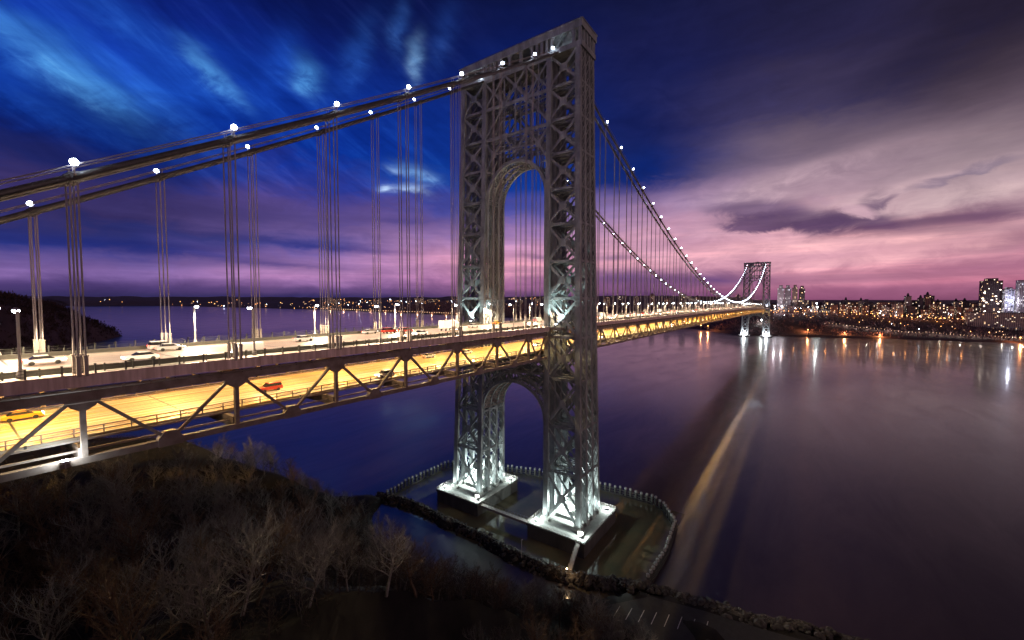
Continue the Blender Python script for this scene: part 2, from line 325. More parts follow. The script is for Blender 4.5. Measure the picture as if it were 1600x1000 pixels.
def road_mat(name, lanes, base, dark, tint):
    # concrete roadway: streaks along x painted in to imitate traffic light trails; white lane lines
    m = bpy.data.materials.new(name); m.use_nodes = True; t = NT(m.node_tree); b = t.n['Principled BSDF']
    pos = t.node('ShaderNodeNewGeometry').outputs['Position']; s = t.node('ShaderNodeSeparateXYZ'); t.l.new(pos, s.inputs[0]); x, y, z = s.outputs
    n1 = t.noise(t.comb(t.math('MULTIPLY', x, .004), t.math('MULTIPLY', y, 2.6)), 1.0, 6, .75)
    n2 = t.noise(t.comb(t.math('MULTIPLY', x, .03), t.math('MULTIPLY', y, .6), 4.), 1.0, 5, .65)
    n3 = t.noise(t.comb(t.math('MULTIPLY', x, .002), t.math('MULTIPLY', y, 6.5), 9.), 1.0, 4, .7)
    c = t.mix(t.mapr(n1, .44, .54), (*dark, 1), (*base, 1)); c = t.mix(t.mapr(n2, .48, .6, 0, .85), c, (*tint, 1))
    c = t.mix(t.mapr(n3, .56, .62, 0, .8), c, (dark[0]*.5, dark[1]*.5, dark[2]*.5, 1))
    jt = t.math('GREATER_THAN', t.math('FRACT', t.math('DIVIDE', t.math('ADD', x, 5000), 18.35)), .985); c = t.mix(jt, c, (.03,.03,.03,1))
    lane = t.math('ABSOLUTE', t.math('SUBTRACT', t.math('FRACT', t.math('DIVIDE', t.math('ADD', y, 100), lanes)), .5))
    line = t.math('GREATER_THAN', lane, .48)
    dash = t.math('GREATER_THAN', t.math('FRACT', t.math('DIVIDE', t.math('ADD', x, 5000), 12.0)), .65)
    c = t.mix(t.math('MULTIPLY', line, dash), c, (.8,.8,.76,1))
    t.l.new(c, b.inputs['Base Color']); b.inputs['Roughness'].default_value = .42
    return m
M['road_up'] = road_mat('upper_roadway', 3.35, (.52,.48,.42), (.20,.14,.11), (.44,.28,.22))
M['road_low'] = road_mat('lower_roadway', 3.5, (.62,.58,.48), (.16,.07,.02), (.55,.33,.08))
M['walk'] = mat('sidewalk', (.32,.31,.29), .8, var=(.22,.21,.19), scale=1, coord='World')

# ------------------------------------------------------------------ river and land
def structure(o, label=None): o['kind'] = 'structure'; return o
nx = [-2500,-800,-300,-100,0,100,400,1000,2000,5000,12000,40000]; ny = [-30000,-8000,-2500,-900,-300,-100,0,100,400,1200,3500,9000,40000]
wm = MB(); vs = [(x,y,0) for y in ny for x in nx]; k = len(nx)
wm.add(vs, [(j*k+i, j*k+i+1, (j+1)*k+i+1, (j+1)*k+i) for j in range(len(ny)-1) for i in range(k-1)])
structure(wm.build('river_water', M['water']))

def lerp(tbl, t):
    if t <= tbl[0][0]: return tbl[0][1]
    for (a, va), (b, vb) in zip(tbl, tbl[1:]):
        if t <= b: return va + (vb-va)*(t-a)/(b-a)
    return tbl[-1][1]
SHORE = [(-900,-40),(-300,-5),(-140,-4),(-98,-11),(-75,-15),(-58,-19),(-46,-33),(-40,-37),(0,-54),(30,-52),(48,-42),(57,-27),(64,-29),(78,-44),(120,-60),(200,-70),(400,-60),(700,-90),(2000,-160)]
def fbm(x, y, s, o=4):
    return mnoise.fractal(V3((x*s, y*s, 3.3)), 1.0, 2.0, o)
def ground(x, y):
    d = lerp(SHORE, y) - x + fbm(x, y, .06, 3)*2.0
    if d < 0: return max(-6, d*.7)
    z = min(2.6, d*.8)
    if y < -48: z += max(0, min(d, 130) - 34)*.62
    else: z += max(0, min(d, 130) - 16)*.80
    cap = 52 - 7*math.exp(-((y)/32)**2)
    z = z if z < cap-8 else cap-8 + 8*(1-math.exp(-(z-cap+8)/8))
    cl = -149 + fbm(x*.3, y, .05, 3)*4
    if x < cl: z += min(1, (cl-x)/4)*(88-cap) - (0 if abs(y) > 24 else min(1, (cl-x)/4)*16)
    return z + fbm(x, y, .12, 3)*1.2*min(1, d/10)
def grid_mesh(name, xs, ys, fn, mt, smooth=True):
    mb = MB(); k = len(xs); mb.v = [(x, y, fn(x, y)) for y in ys for x in xs]
    mb.f = [(j*k+i, j*k+i+1, (j+1)*k+i+1, (j+1)*k+i) for j in range(len(ys)-1) for i in range(k-1)]
    return mb.build(name, mt, smooth=smooth)
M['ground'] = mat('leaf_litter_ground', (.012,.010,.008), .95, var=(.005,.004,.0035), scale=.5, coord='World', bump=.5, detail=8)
xs = list(np.arange(-230, -4, 3.0)); ys = list(np.arange(-150, 220, 3.5))
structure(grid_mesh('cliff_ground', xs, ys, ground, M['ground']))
# wooded headland up the river
M['wood_far'] = mat('far_woodland', (.12,.074,.07), .95, var=(.05,.033,.036), scale=.03, coord='World', bump=.8, detail=9)  # base colour lifted to stand in for haze over the far land
HL = [(215,-330),(500,-260),(900,-40),(1150,60),(1260,112),(1300,131),(1345,128),(1420,60),(1700,-60),(4000,-200)]
HT = [(215,150),(600,135),(900,119),(1000,104),(1150,84),(1200,66),(1280,30),(1310,8),(1400,20),(1600,90),(4000,120)]
def head(x, y):
    d = lerp(HL, y) - x; top = lerp(HT, y)
    if d < 0: return max(-8, d*.5)
    return top*(1-math.exp(-d/ (top*.24+6)))*1.02 + fbm(x, y, .03, 5)*6*min(1, d/15)
structure(grid_mesh('headland_hill', list(np.arange(-900, 160, 16.)), list(np.concatenate([np.arange(215,1500,13.), np.arange(1500,4200,90.)])), head, M['wood_far']))
# far bank (the city side and the hills up the river)
FS = [(-4000,1900),(-1500,1420),(-500,1232),(-282,1190),(-60,1128),(5,1108),(60,1118),(150,1260),(222,1340),(800,1560),(1616,1690),(2080,1790),(3665,2004),(5500,2030),(7000,1950),(7854,1868),(8459,1277),(9000,-2500)]
def far_d(x, y): return x - lerp(FS, y) + fbm(x, y, .008, 3)*10
def far_ground(x, y):
    d = far_d(x, y)
    if y > 7600: d = max(min(d, 4000), 0) if y < 8300 else max(0, y-8459+ max(0,(x-1277))*.5)
    if d < 0: return max(-5, d)
    z = lerp([(0,0),(10,4),(45,6),(90,18),(150,38),(230,52),(320,60),(700,70),(2500,92),(9000,120)], d)
    if y > 700: z = lerp([(0,0),(10,5),(60,9),(200,30),(500,62),(1200,95),(4000,150),(9000,170)], d)*(1+.25*fbm(x, y, .0012, 3))
    return z + fbm(x, y, .02, 4)*2.5*min(1, d/30)
xs = [lerp([(0,1000),(60,1420),(90,2100),(110,4000),(125,9000)], i) for i in range(0, 126)]
ys = [lerp([(0,-2600),(20,-900),(110,320),(150,2400),(190,9000),(200,14000)], i) for i in range(0, 201)]
structure(grid_mesh('far_bank_ground', xs, ys, far_ground, M['wood_far']))
hills = grid_mesh('far_hills', [ -3000+250*i for i in range(40)], [8459+ i*300 for i in range(14)], lambda x, y: -5 + min(1,(y-8459)/1200)*(95+40*fbm(x, y, .0006, 4)), M['wood_far'])
structure(hills)
#SECTION_BRIDGE
# ------------------------------------------------------------------ bridge geometry
L = 1070.7; HY = 17.7; SAD = 186.5
DZ = [(-260,80.6),(-7,80.8),(150,80.3),(400,79.7),(700,78.6),(900,76.6),(1071,73.6),(1400,68.5)]
def ZD(x): return (lerp(DZ, x-40) + lerp(DZ, x) + lerp(DZ, x+40))/3
def cable_z(x):
    if x <= 0: return SAD + .637*x + .249e-3*x*x
    if x >= L: return SAD - .60*(x-L) + .2e-3*(x-L)**2
    return 87.2 + (SAD-87.2)*(2*x/L-1)**2
PANEL = 18.35
XS = [-(22.6+PANEL*i) for i in range(0, 9)]                        # side span nodes, outward from the near tower
XM = [22.6 + (L-45.2)/56*i for i in range(57)]                      # main span nodes
XF = [L + 22.6 + PANEL*i for i in range(0, 9)]

# ---- towers
def wz(z): return lerp([(0,32.1),(5,32.0),(83,30.4),(139,29.4),(191,28.6)], z)
def az_(z): return lerp([(0,9.2),(5,9.1),(83,7.5),(139,6.5),(191,5.6)], z)
def yi_(z): return lerp([(0,17.0),(83,16.0),(191,15.6)], z)
LV = [5.6, 25.1, 42.5, 60.7, 76.8, 91.5, 105.4, 119.4, 132.6, 145.7, 158.3, 170.7, 183.2]
def make_tower(label):
    T = empty('bridge_tower', label, 'bridge tower', group='steel towers of the bridge')
    st = M['steel']; FX = (-.92, -.31, .31, .92)
    def cx(k, z): return FX[k]*(az_(z)-.0)
    for sg in (-1, 1):
        lg = bpy.data.objects.new('leg', None); COL.objects.link(lg); lg.parent = T
        for k in range(4):
            for yy in (yi_(5)*sg, (wz(5)-1.3)*sg): MB().cbox((cx(k,5), yy, 6.1), (2.5, 3.2, 1.3)).cbox((cx(k,5), yy, 7.0), (2.1, 2.8, .5)).build('plinth', M['pier_top'], lg)
        for k in range(4):
            for oy in (0, 1):
                c = MB()
                for z0, z1 in zip(LV, LV[1:]):
                    y0 = (wz(z0)-1.2 if oy else yi_(z0))*sg; y1 = (wz(z1)-1.2 if oy else yi_(z1))*sg
                    c.bar((cx(k,z0), y0, z0+(1.6 if z0 < 6 else 0)), (cx(k,z1), y1, z1), 2.1, 1.35, (0,1,0))
                    n = 10                              # batten plates up the column
                    for j in range(n):
                        t = (j+.5)/n; z = z0+(z1-z0)*t; y = y0+(y1-y0)*t; x = cx(k, z0)*(1-t)+cx(k, z1)*t
                        c.cbox((x, y, z), (1.47, 2.22, .28))
                c.build('column', st, lg)
        for i, (z0, z1) in enumerate(zip(LV, LV[1:])):
            for k in range(4):
                if k in (0, 3) or i % 1 == 0:
                    b = MB(); a0, b0 = yi_(z0)*sg, (wz(z0)-1.2)*sg; a1, b1 = yi_(z1)*sg, (wz(z1)-1.2)*sg
                    ym, zm = (a0+b0+a1+b1)/4, (z0+z1)/2; wd = .95 if k in (0, 3) else .6
                    x0, x1, xm = cx(k,z0), cx(k,z1), (cx(k,z0)+cx(k,z1))/2
                    b.bar((x0, a0, z0+.4), (x1, b1, z1-.4), wd, .5, (0,1,0)); b.bar((x0+.03, b0, z0+.4), (x1+.03, a1, z1-.4), wd, .56, (0,1,0))
                    b.prism([(ym-1.5*1, zm-.5), (ym-.7, zm-1.5), (ym+.7, zm-1.5), (ym+1.5, zm-.5), (ym+1.5, zm+.5), (ym+.7, zm+1.5), (ym-.7, zm+1.5), (ym-1.5, zm+.5)], 'x', xm-.34, xm+.34)
                    for yy, s2 in ((a0, 1), (b0, -1)):
                        b.prism([(yy, z0-1.6), (yy+s2*sg*2.9, z0-.3), (yy+s2*sg*2.9, z0+.3), (yy, z0+1.9)][::1], 'x', x0-.31, x0+.31)
                    b.build('cross_brace', st, lg)
                    if i:
                        h = MB(); h.bar((x0, a0, z0), (x0, b0, z0), .95 if k in (0,3) else .7, .62, (0,0,1)); h.build('strut', st, lg)
            for oy in (0, 1):                            # lacing between neighbouring columns on both long faces of the leg
                lc = MB()
                for k in range(3):
                    n = 4; dz = (z1-z0)/n
                    for j in range(n):
                        za, zb = z0+dz*j, z0+dz*(j+1)
                        ya = (wz(za)-.25 if oy else yi_(za)-.95)*sg; yb = (wz(zb)-.25 if oy else yi_(zb)-.95)*sg
                        pa, pb = (cx(k,za)+.7, cx(k+1,za)-.7), (cx(k,zb)+.7, cx(k+1,zb)-.7)
                        lc.bar((pa[0], ya, za), (pb[1], yb, zb), .26, .2, (1,0,0)); lc.bar((pa[1], ya-.02*sg, za), (pb[0], yb-.02*sg, zb), .26, .2, (1,0,0))
                    lc.bar((cx(k,z0)+.6, ya, z0), (cx(k+1,z0)-.6, ya, z0), .8, .3, (0,0,1))
                lc.build('lacing', st, lg)
            if i:                                        # horizontal frame inside the leg
                lc = MB()
                for k in range(3):
                    ya, yb = yi_(z0)*sg, (wz(z0)-1.2)*sg
                    lc.bar((cx(k,z0), ya, z0), (cx(k+1,z0), yb, z0), .5, .3, (0,1,0)); lc.bar((cx(k,z0), yb, z0+.02), (cx(k+1,z0), ya, z0+.02), .5, .3, (0,1,0))
                lc.build('level_bracing', st, lg)
    # upper portal between the legs
    Z0, Z1, Z2 = 182.2, 170.4, 157.8; N = [-16, -10.9, -5.45, 0, 5.45, 10.9, 16]
    ZC, RA, CR = 131.6, 13.9, 146.3
    po = MB()
    def arch(mb, x, zc, r, rise, r_out, t, lo=0, n=28):
        vs = []; fs = []
        for i in range(n+1):
            a = math.pi*i/n; c, s = math.cos(a), math.sin(a)
            for (rr, ri) in ((r, rise), (r+r_out, rise+r_out)):
                for dx in (-t/2, t/2): vs.append((x+dx, c*rr, zc+s*ri))
        for i in range(n):
            b = i*4; fs += [(b,b+4,b+5,b+1), (b+2,b+3,b+7,b+6), (b,b+2,b+6,b+4), (b+1,b+5,b+7,b+3)]
        mb.add(vs, fs)
    def arch_z(y, zc, r, rise): return zc + rise*math.sqrt(max(0, 1-(y/r)**2))
    for k in range(4):
        x = cx(k, 165); face = k in (0, 3); wd = .8 if face else .5
        for z in (Z0, Z1, Z2): po.bar((x, -16, z), (x, 16, z), 1.3 if face else .8, .6, (0,0,1))
        for y in N[1:-1]:
            po.bar((x, y, arch_z(y, ZC, RA+1.2, 15.9)), (x, y, Z0), .45, .4, (0,1,0))
        for a, b in ((-16,-5.45), (-5.45,5.45), (5.45,16)):
            po.bar((x+.03, a, Z1), (x+.03, b, Z0), wd, .5, (0,1,0)); po.bar((x-.03, b, Z1), (x-.03, a, Z0), wd, .5, (0,1,0))
            mc = (a+b)/2; po.cbox((x, mc, (Z0+Z1)/2), (.64, 1.9, 1.9))
        for s in (-1, 1):
            po.bar((x, 5.45*s, Z1), (x, 16*s, Z2+.3), wd, .5, (0,1,0))
            po.cbox((x, 5.45*s, Z1), (.7, 2.6, 2.4)); po.cbox((x, 5.45*s, Z2), (.7, 2.4, 2.0))
            po.bar((x, 5.45*s, Z2), (x, 0, 149.5), wd, .5, (0,1,0)); po.bar((x, 5.45*s, Z2), (x, 10.9*s, 151.5), wd, .5, (0,1,0))
            po.bar((x, 16*s, Z2), (x, 10.9*s, 151.5), wd, .45, (0,1,0)); po.bar((x, 10.9*s, 151.5), (x, 16*s, 143.5), wd, .45, (0,1,0))
            po.bar((x, 10.9*s, 151.5), (x, 0, 152.2), .7, .42, (0,0,1)); po.bar((x, 16*s, 145), (x, 12.2*s, 144), .6, .42, (0,0,1))
            po.cbox((x, 10.9*s, 151.2), (.72, 2.2, 2.2))
        arch(po, x, ZC, RA, 14.7, 1.25 if face else .9, .9)
        for s in (-1, 1): po.box((x-.45, min(s*RA, s*(RA+.6)), 91), (x+.45, max(s*RA, s*(RA+.6)), ZC))
    po.build('portal_truss', st, T)
    so_ = MB()                                           # latticed soffit between the arch ribs
    def soffit(zc, r, rise, za, n=26):
        for i in range(n+1):
            a = math.pi*i/n; y, z = math.cos(a)*(r+.35), zc+math.sin(a)*(rise+.35)
            so_.bar((-.9*az_(za), y, z), (.9*az_(za), y, z), .34, .2, (0,0,1))
            if i < n:
                a2 = math.pi*(i+1)/n; y2, z2 = math.cos(a2)*(r+.35), zc+math.sin(a2)*(rise+.35)
                for k in range(3):
                    xa, xb = cx(k, za), cx(k+1, za)
                    so_.bar((xa, y, z), (xb, y2, z2), .22, .15); so_.bar((xb, y, z), (xa, y2, z2), .22, .15)
    soffit(ZC, RA, 14.7, 140)
    so_.build('arch_soffit', st, T)
    # lower arch under the deck
    lo = MB(); so_ = MB(); ZL, RL, IL = 44.0, 15.0, 13.2
    for k in range(4):
        x = cx(k, 55); arch(lo, x, ZL, RL, IL, .9, .8); arch(lo, x, ZL+.3, RL+1.9, IL+3.4, .8, .7)
        for i in range(1, 20):
            a = math.pi*i/20; y0, z0 = math.cos(a)*(RL+.6), ZL+math.sin(a)*(IL+.6)
            a2 = math.pi*(i+.5*(1 if i % 2 else -1))/20; y1, z1 = math.cos(a2)*(RL+2.2), ZL+.3+math.sin(a2)*(IL+3.6)
            lo.bar((x, y0, z0), (x, y1, z1), .35, .3, (0,1,0))
        lo.bar((x, -16.2, 67.0), (x, 16.2, 67.0), 1.2, .7, (0,0,1)); lo.bar((x, -16.2, 61.9), (x, 16.2, 61.9), .8, .6, (0,0,1))
        for a, b in ((-16,-8), (-8,0), (0,8), (8,16)):
            lo.bar((x, a, 61.9), (x, b, 67), .6, .4, (0,1,0)); lo.bar((x, b, 61.9), (x, a, 67), .6, .43, (0,1,0))
        for s in (-1, 1):
            lo.bar((x, 16*s, 61.9), (x, 11*s, 54.5), .6, .4, (0,1,0)); lo.bar((x, 16*s, 50), (x, 12*s, 52.6), .5, .4, (0,1,0))
    lo.build('lower_arch', st, T)
    soffit(ZL, RL, IL, 55)
    so_.build('lower_arch_soffit', M['truss'], T)
    # frieze at the top
    fr = MB(); a, wd = az_(187)+.4, wz(187)+.5
    fr.box((-a, -wd, 182.3), (a, wd, 184.2)); fr.box((-a-.25, -wd-.25, 188.7), (a+.25, wd+.25, 191.2)); fr.box((-a-.5, -wd-.5, 191.2), (a+.5, wd+.5, 191.5))
    for x in (-a+.45, a-.45):
        for y in (-28.3,-25.8,-16.6,-14.6,-12.4,-10.2,-8,-2.7,2.7,8,10.2,12.4,14.6,16.6,25.8,28.3):
            fr.box((x-.45, y-.55, 184.2), (x+.45, y+.55, 188.7))
        for y0, y1 in ((-25.8,-16.6),(-8,-2.7),(-2.7,2.7),(2.7,8),(16.6,25.8)):
            for s, yy in ((1, y0+.5), (-1, y1-.5)): fr.prism([(yy, 188.7), (yy, 187.4), (yy+s*.45, 188.2), (yy+s*1.3, 188.7)][::-1], 'x', x-.3, x+.3)
    for y in (-wd+.45, wd-.45):
        for x in (-3.6, -1.2, 1.2, 3.6): fr.box((x-.4, y-.45, 184.2), (x+.4, y+.45, 188.7))
    for sg in (-1, 1):
        for y in (20, 22.2): fr.bar((-a+.3, (y-1.5)*sg, 184.2), (-a+.3, (y+1.5)*sg, 188.7), .3, .2, (0,1,0))
    fr.build('frieze', M['steel'], T)
    sd = MB()
    for y in (-HY-1.35, -HY+1.35, HY-1.35, HY+1.35): sd.prism([(-5,184.2),(5,184.2),(4,185.6),(1.5,186.7),(-1.5,186.7),(-4,185.6)], 'y', y-.8, y+.8)
    sd.build('cable_saddle', st, T)
    rf = MB()
    for i in range(26):
        y = -27+54*i/25; rf.tube([(-5.5, y, 191.5), (-5.5, y, 192.6)], .06, 4)
        if i % 5 == 2: rf.tube([(2.0, y, 191.5), (2.0, y, 194.0)], .1, 4)
    rf.bar((-5.5, -27, 192.55), (-5.5, 27, 192.55), .06, .06); rf.bar((5.5, -27, 192.55), (5.5, 27, 192.55), .06, .06)
    rf.box((-3, -4, 191.5), (3, 4, 193.0)); rf.tube([(0,0,193),(0,0,196.5)], .12, 5)
    rf.build('roof_railing', M['rail'], T)
    # walkway brackets where the sidewalks pass the legs
    wk = MB(); zz = ZD(0)
    for sx in (-1, 1):
        for sg in (-1, 1):
            x0, x1 = sorted((sx*7.6, sx*10.2)); y0, y1 = sorted((sg*13.6, sg*24))
            wk.box((x0, y0, zz-.9), (x1, y1, zz-.1))
    wk.build('walkway_platform', M['truss'], T)
    return T
tower = make_tower('steel lattice bridge tower rising from the fenced basin in the foreground')
tower2 = copy_tree(tower); tower2.location = (L, 0, -3.0); tag(tower2, 'distant steel lattice tower at the far end of the main span')

def make_pier(label, y0):
    P = empty('bridge_pier', label, 'bridge pier', (0, y0, 0), group='concrete piers under the tower legs')
    b = MB(); b.box((-14.8,-11.9,-8), (14.8,11.9,4.6)); b.box((-15.1,-12.2,4.6), (15.1,12.2,5.3)); b.build('pier_block', M['concrete'], P)
    MB().box((-14.7,-11.8,5.3), (14.7,11.8,5.55)).build('pier_deck', M['pier_top'], P)
    for (ax, ay, bx, by) in ((-14.9,-12,14.9,-12), (14.9,-12,14.9,12), (14.9,12,-14.9,12), (-14.9,12,-14.9,-12)):
        r = MB(); ln = math.hypot(bx-ax, by-ay); n = int(ln/1.5)
        for i in range(n+1):
            t = i/n; x, y = ax+(bx-ax)*t, ay+(by-ay)*t; r.tube([(x,y,5.3),(x,y,6.6)], .05, 4)
        for z in (5.75, 6.15, 6.58): r.tube([(ax,ay,z),(bx,by,z)], .045, 4)
        r.build('railing', M['pole'], P)
    bx_ = MB(); bx_.box((-11.5,-9.8,5.55), (-10.2,-7.6,7.2)); bx_.build('equipment_box', M['pole'], P)
    hb = MB()                                            # grillage and anchor beams between the columns
    for x in (-8.3,-2.8,2.8,8.3): hb.box((x-.6,-6.6,5.55), (x+.6,6.6,6.5))
    for y in (-6.5,6.5): hb.box((-9,y-.5,5.56), (9,y+.5,7.3))
    hb.build('grillage', M['pier_top'], P)
    return P
pierS = make_pier('nearer floodlit concrete pier under the right tower leg', -24.3)
pierN = make_pier('farther floodlit concrete pier under the left tower leg', 24.3)
pf1 = copy_tree(pierS); pf1.location = (L, -24.3, -2); tag(pf1, 'brightly lit pier under the right leg of the distant tower')
pf2 = copy_tree(pierN); pf2.location = (L, 24.3, -2); tag(pf2, 'brightly lit pier under the left leg of the distant tower')
def flood(x, y, z, aim, power, label, color=(.86,1,.95), spot=120, group='floodlights on the tower piers', r=.35):
    F_ = empty('floodlight', label, 'floodlight', (x, y, z), group=group)
    f = MB(); f.tube([(0,0,0),(0,0,.7)], .07, 5); f.cbox((0,0,.9), (.7,.7,.4)); f.build('housing', M['pole'], F_)
    MB().cbox((0,0,1.15), (.55,.55,.1)).build('lens', M['lamp_white'], F_)
    if spot: lamp('flood_beam', F_, (0,0,1.45), power, color, r, spot, aim)
    else: lamp('flood_glow', F_, (0,0,1.6), power, color, r)
    return F_
FLP = 8500
for nm, y0 in (('right', -24.3), ('left', 24.3)):
    for i, (dx, dy, wh) in enumerate([(-12,-9.6,'front right corner'), (-12,9.6,'front left corner'), (12,-9.6,'back right corner'), (12,9.6,'back left corner'), (0,0,'middle')]):
        flood(dx, y0+dy, 5.6 if i < 4 else 8.2, None, FLP*(2.0 if i == 4 else .28), 'white floodlight at the %s of the pier under the %s leg' % (wh, nm), spot=None, r=.3 if i < 4 else .12)
        if i == 4:
            flood(dx+.9, y0+dy+1.5, 5.6, (0,0,1), FLP*.7, 'upward floodlight inside the foot of the %s tower leg' % nm, spot=75, color=(.80,.95,1))
for y0, nm in ((-24.3, 'right'), (24.3, 'left')):
    flood(L-11, y0, 4.2, None, 110000, 'white floodlight glaring at the foot of the distant %s leg' % nm, spot=None, color=(.9,.93,1), r=1.0, group='floodlights of the distant tower')
    flood(L-10, y0, 76, (.4,0,1), 20000, 'floodlight at deck level beside the distant %s leg' % nm, spot=140, color=(.85,.85,1), r=.8, group='floodlights of the distant tower')
for sg, nm in ((-1, 'right'), (1, 'left')):
    for sx, wh in ((-1, 'front'), (1, 'back')):
        flood(sx*8.9, sg*21, ZD(0)-.1, (-sx*.12, 0, 1), 16000, 'deck level floodlight washing up the %s of the %s tower leg' % (wh, nm), spot=110, color=(.75,1,.95), group='floodlights at deck level on the tower')

# footbridges round the piers
fb = MB(); fb.box((-13.8,-12.2,4.4), (-11.9,12.2,4.8))
for y in np.arange(-12, 12.1, 1.5):
    for x in (-13.7,-12.0): fb.tube([(x,y,4.8),(x,y,5.9)], .04, 4)
for x in (-13.7,-12.0): fb.tube([(x,-12,5.9),(x,12,5.9)], .04, 4)
fb.box((-13.6,-12.2,3.7), (-13.3,12.2,4.4)); fb.box((-12.4,-12.2,3.7), (-12.1,12.2,4.4))
tag(fb.build('footbridge', M['pole']), 'narrow steel footbridge spanning the water between the two piers', 'footbridge')
fb = MB(); a, b = V3((-15,-34,5.0)), V3((-26.5,-36.6,2.6))
fb.bar(a, b, 1.4, .3, (0,1,0))
for s in (-.65, .65):
    for t in np.linspace(0, 1, 8): p_ = a.lerp(b, t)+V3((0,s,0)); fb.tube([p_, p_+V3((0,0,1.1))], .04, 4)
    fb.tube([a+V3((0,s,1.1)), b+V3((0,s,1.1))], .04, 4)
tag(fb.build('gangway', M['pole']), 'sloping gangway from the nearer pier down to the rocks', 'gangway')

# ---- deck
DK = empty('suspended_deck', 'long double deck roadway of the bridge with lit yellow lower level', 'bridge deck')
def strip(mb, xs, y0, y1, dz0, dz1):
    for xa, xb in zip(xs, xs[1:]):
        za, zb = ZD(xa), ZD(xb)
        mb.add([(xa,y0,za+dz0),(xb,y0,zb+dz0),(xb,y1,zb+dz0),(xa,y1,za+dz0),(xa,y0,za+dz1),(xb,y0,zb+dz1),(xb,y1,zb+dz1),(xa,y1,za+dz1)],
               [(3,2,1,0),(4,5,6,7),(0,1,5,4),(2,3,7,6)] + ([(3,0,4,7)] if xa == xs[0] else []) + ([(1,2,6,5)] if xb == xs[-1] else []))
spans = [[-240]+[x for x in XS[::-1]]+[-10.3], [10.3]+XM+[L-10.3], [L+10.3]+XF]
full = [-240]+XS[::-1]+[0]+XM+[L]+XF
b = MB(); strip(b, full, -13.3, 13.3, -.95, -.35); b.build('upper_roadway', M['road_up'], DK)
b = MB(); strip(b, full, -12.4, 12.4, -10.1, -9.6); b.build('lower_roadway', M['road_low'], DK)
for sg in (-1, 1):
    for sp in spans:
        b = MB(); y0, y1 = sorted((sg*18.6, sg*13.3)); strip(b, sp, y0, y1, -.75, -.2); b.build('sidewalk', M['walk'], DK)
        b = MB(); y0, y1 = sorted((sg*18.6, sg*18.95)); strip(b, sp, y0, y1, -1.5, 0)
        for x in np.arange(sp[0]+4.6, sp[-1], 4.5875):
            z = ZD(x); b.box((x-.05, min(sg*18.97, sg*18.9), z-1.49), (x+.05, max(sg*18.97, sg*18.9), z-.02))
        y0, y1 = sorted((sg*18.5, sg*19.1)); strip(b, sp, y0, y1, 0, .08); strip(b, sp, y0, y1, -1.6, -1.5)
        for x in np.arange(sp[0]+2.3, sp[-1], 18.35): z = ZD(x); b.box((x-.45, min(sg*18.99, sg*18.9), z-1.4), (x+.45, max(sg*18.99, sg*18.9), z-.15))
        b.build('fascia_girder', M['deck_steel'], DK)
        b = MB()
        for yy, dz, r_ in ((18.45,-2.15,.13),(18.2,-2.2,.08),(18.3,-3.75,.07)): b.tube([(x, sg*yy, ZD(x)+dz) for x in sp], r_, 5)
        for x in np.arange(sp[0]+1, min(sp[-1], 300), 3.06): z = ZD(x); b.box((x-.06, min(sg*17.9,sg*18.6), z-2.4), (x+.06, max(sg*17.9,sg*18.6), z-1.85))
        b.build('service_pipe', M['truss'], DK)
        for nm, d0, d1, hw in (('top_chord', -3.5, -2.0, .5), ('bottom_chord', -12.1, -11.2, .5)):
            b = MB(); strip(b, sp, sg*HY-hw, sg*HY+hw, d0, d1); b.build(nm, M['truss'], DK)
        b = MB(); y0, y1 = sorted((sg*13.5, sg*13.9)); strip(b, sp, y0, y1, -.2, .55); b.build('road_barrier', M['rail'], DK)
        b = MB()
        for d in (-9.1, -8.5): strip(b, sp, sg*12.5-.07, sg*12.5+.07, d, d+.14)
        for x in np.arange(sp[0], sp[-1], 3.06): z = ZD(x); b.box((x-.07, sg*12.5-.08, z-9.6), (x+.07, sg*12.5+.08, z-8.35))
        strip(b, sp, sg*14.2-.12, sg*14.2+.12, -9.9, -9.6); strip(b, sp, sg*15.6-.1, sg*15.6+.1, -11.0, -10.7); strip(b, sp, sg*16.4-.15, sg*16.4+.15, -3.0, -2.6)
        b.build('lower_railing', M['truss'], DK)
pieces = []      # (name, material, key, mesh builder): trusses and beams, nearest first
def near_key(x, y): return (x+144)**2 + (y+96)**2
for sg in (-1, 1):
    y = sg*HY
    for sp in spans:
        nodes = [x for x in sp if abs(x) > 11 and abs(x-L) > 11]
        for x in nodes:
            z = ZD(x); b = MB(); b.box((x-.3,y-.36,z-11.3),(x+.3,y+.36,z-3.4)); b.box((x-.55,y-.47,z-4.6),(x+.55,y+.47,z-1.9)); pieces.append(('truss_post','truss',near_key(x,y),b))
            g_ = MB(); g_.prism([(x-2.0,z-3.3),(x-1.2,z-4.4),(x-.4,z-4.9),(x+.4,z-4.9),(x+1.2,z-4.4),(x+2.0,z-3.3)],'y',y-.53,y+.53); pieces.append(('gusset_plate','truss',near_key(x,y),g_))
        ends = list(sp); mids = [((a+b)/2, a, b) for a, b in zip(ends, ends[1:])]
        for xm, a, b2 in mids:
            zm = ZD(xm)
            g_ = MB(); g_.prism([(xm-1.5,zm-12.25),(xm+1.5,zm-12.25),(xm+1.5,zm-11.0),(xm+.75,zm-10.0),(xm-.75,zm-10.0),(xm-1.5,zm-11.0)],'y',y-.56,y+.56); pieces.append(('gusset_plate','truss',near_key(xm,y),g_))
            for xe in (a, b2):
                s = 1 if xe < xm else -1; d_ = MB(); d_.bar((xe+s*1.1,y,ZD(xe)-3.6),(xm-s*.6,y,zm-10.9),.44,.5,(1,0,0)); pieces.append(('truss_diagonal','truss',near_key(xe,y),d_))
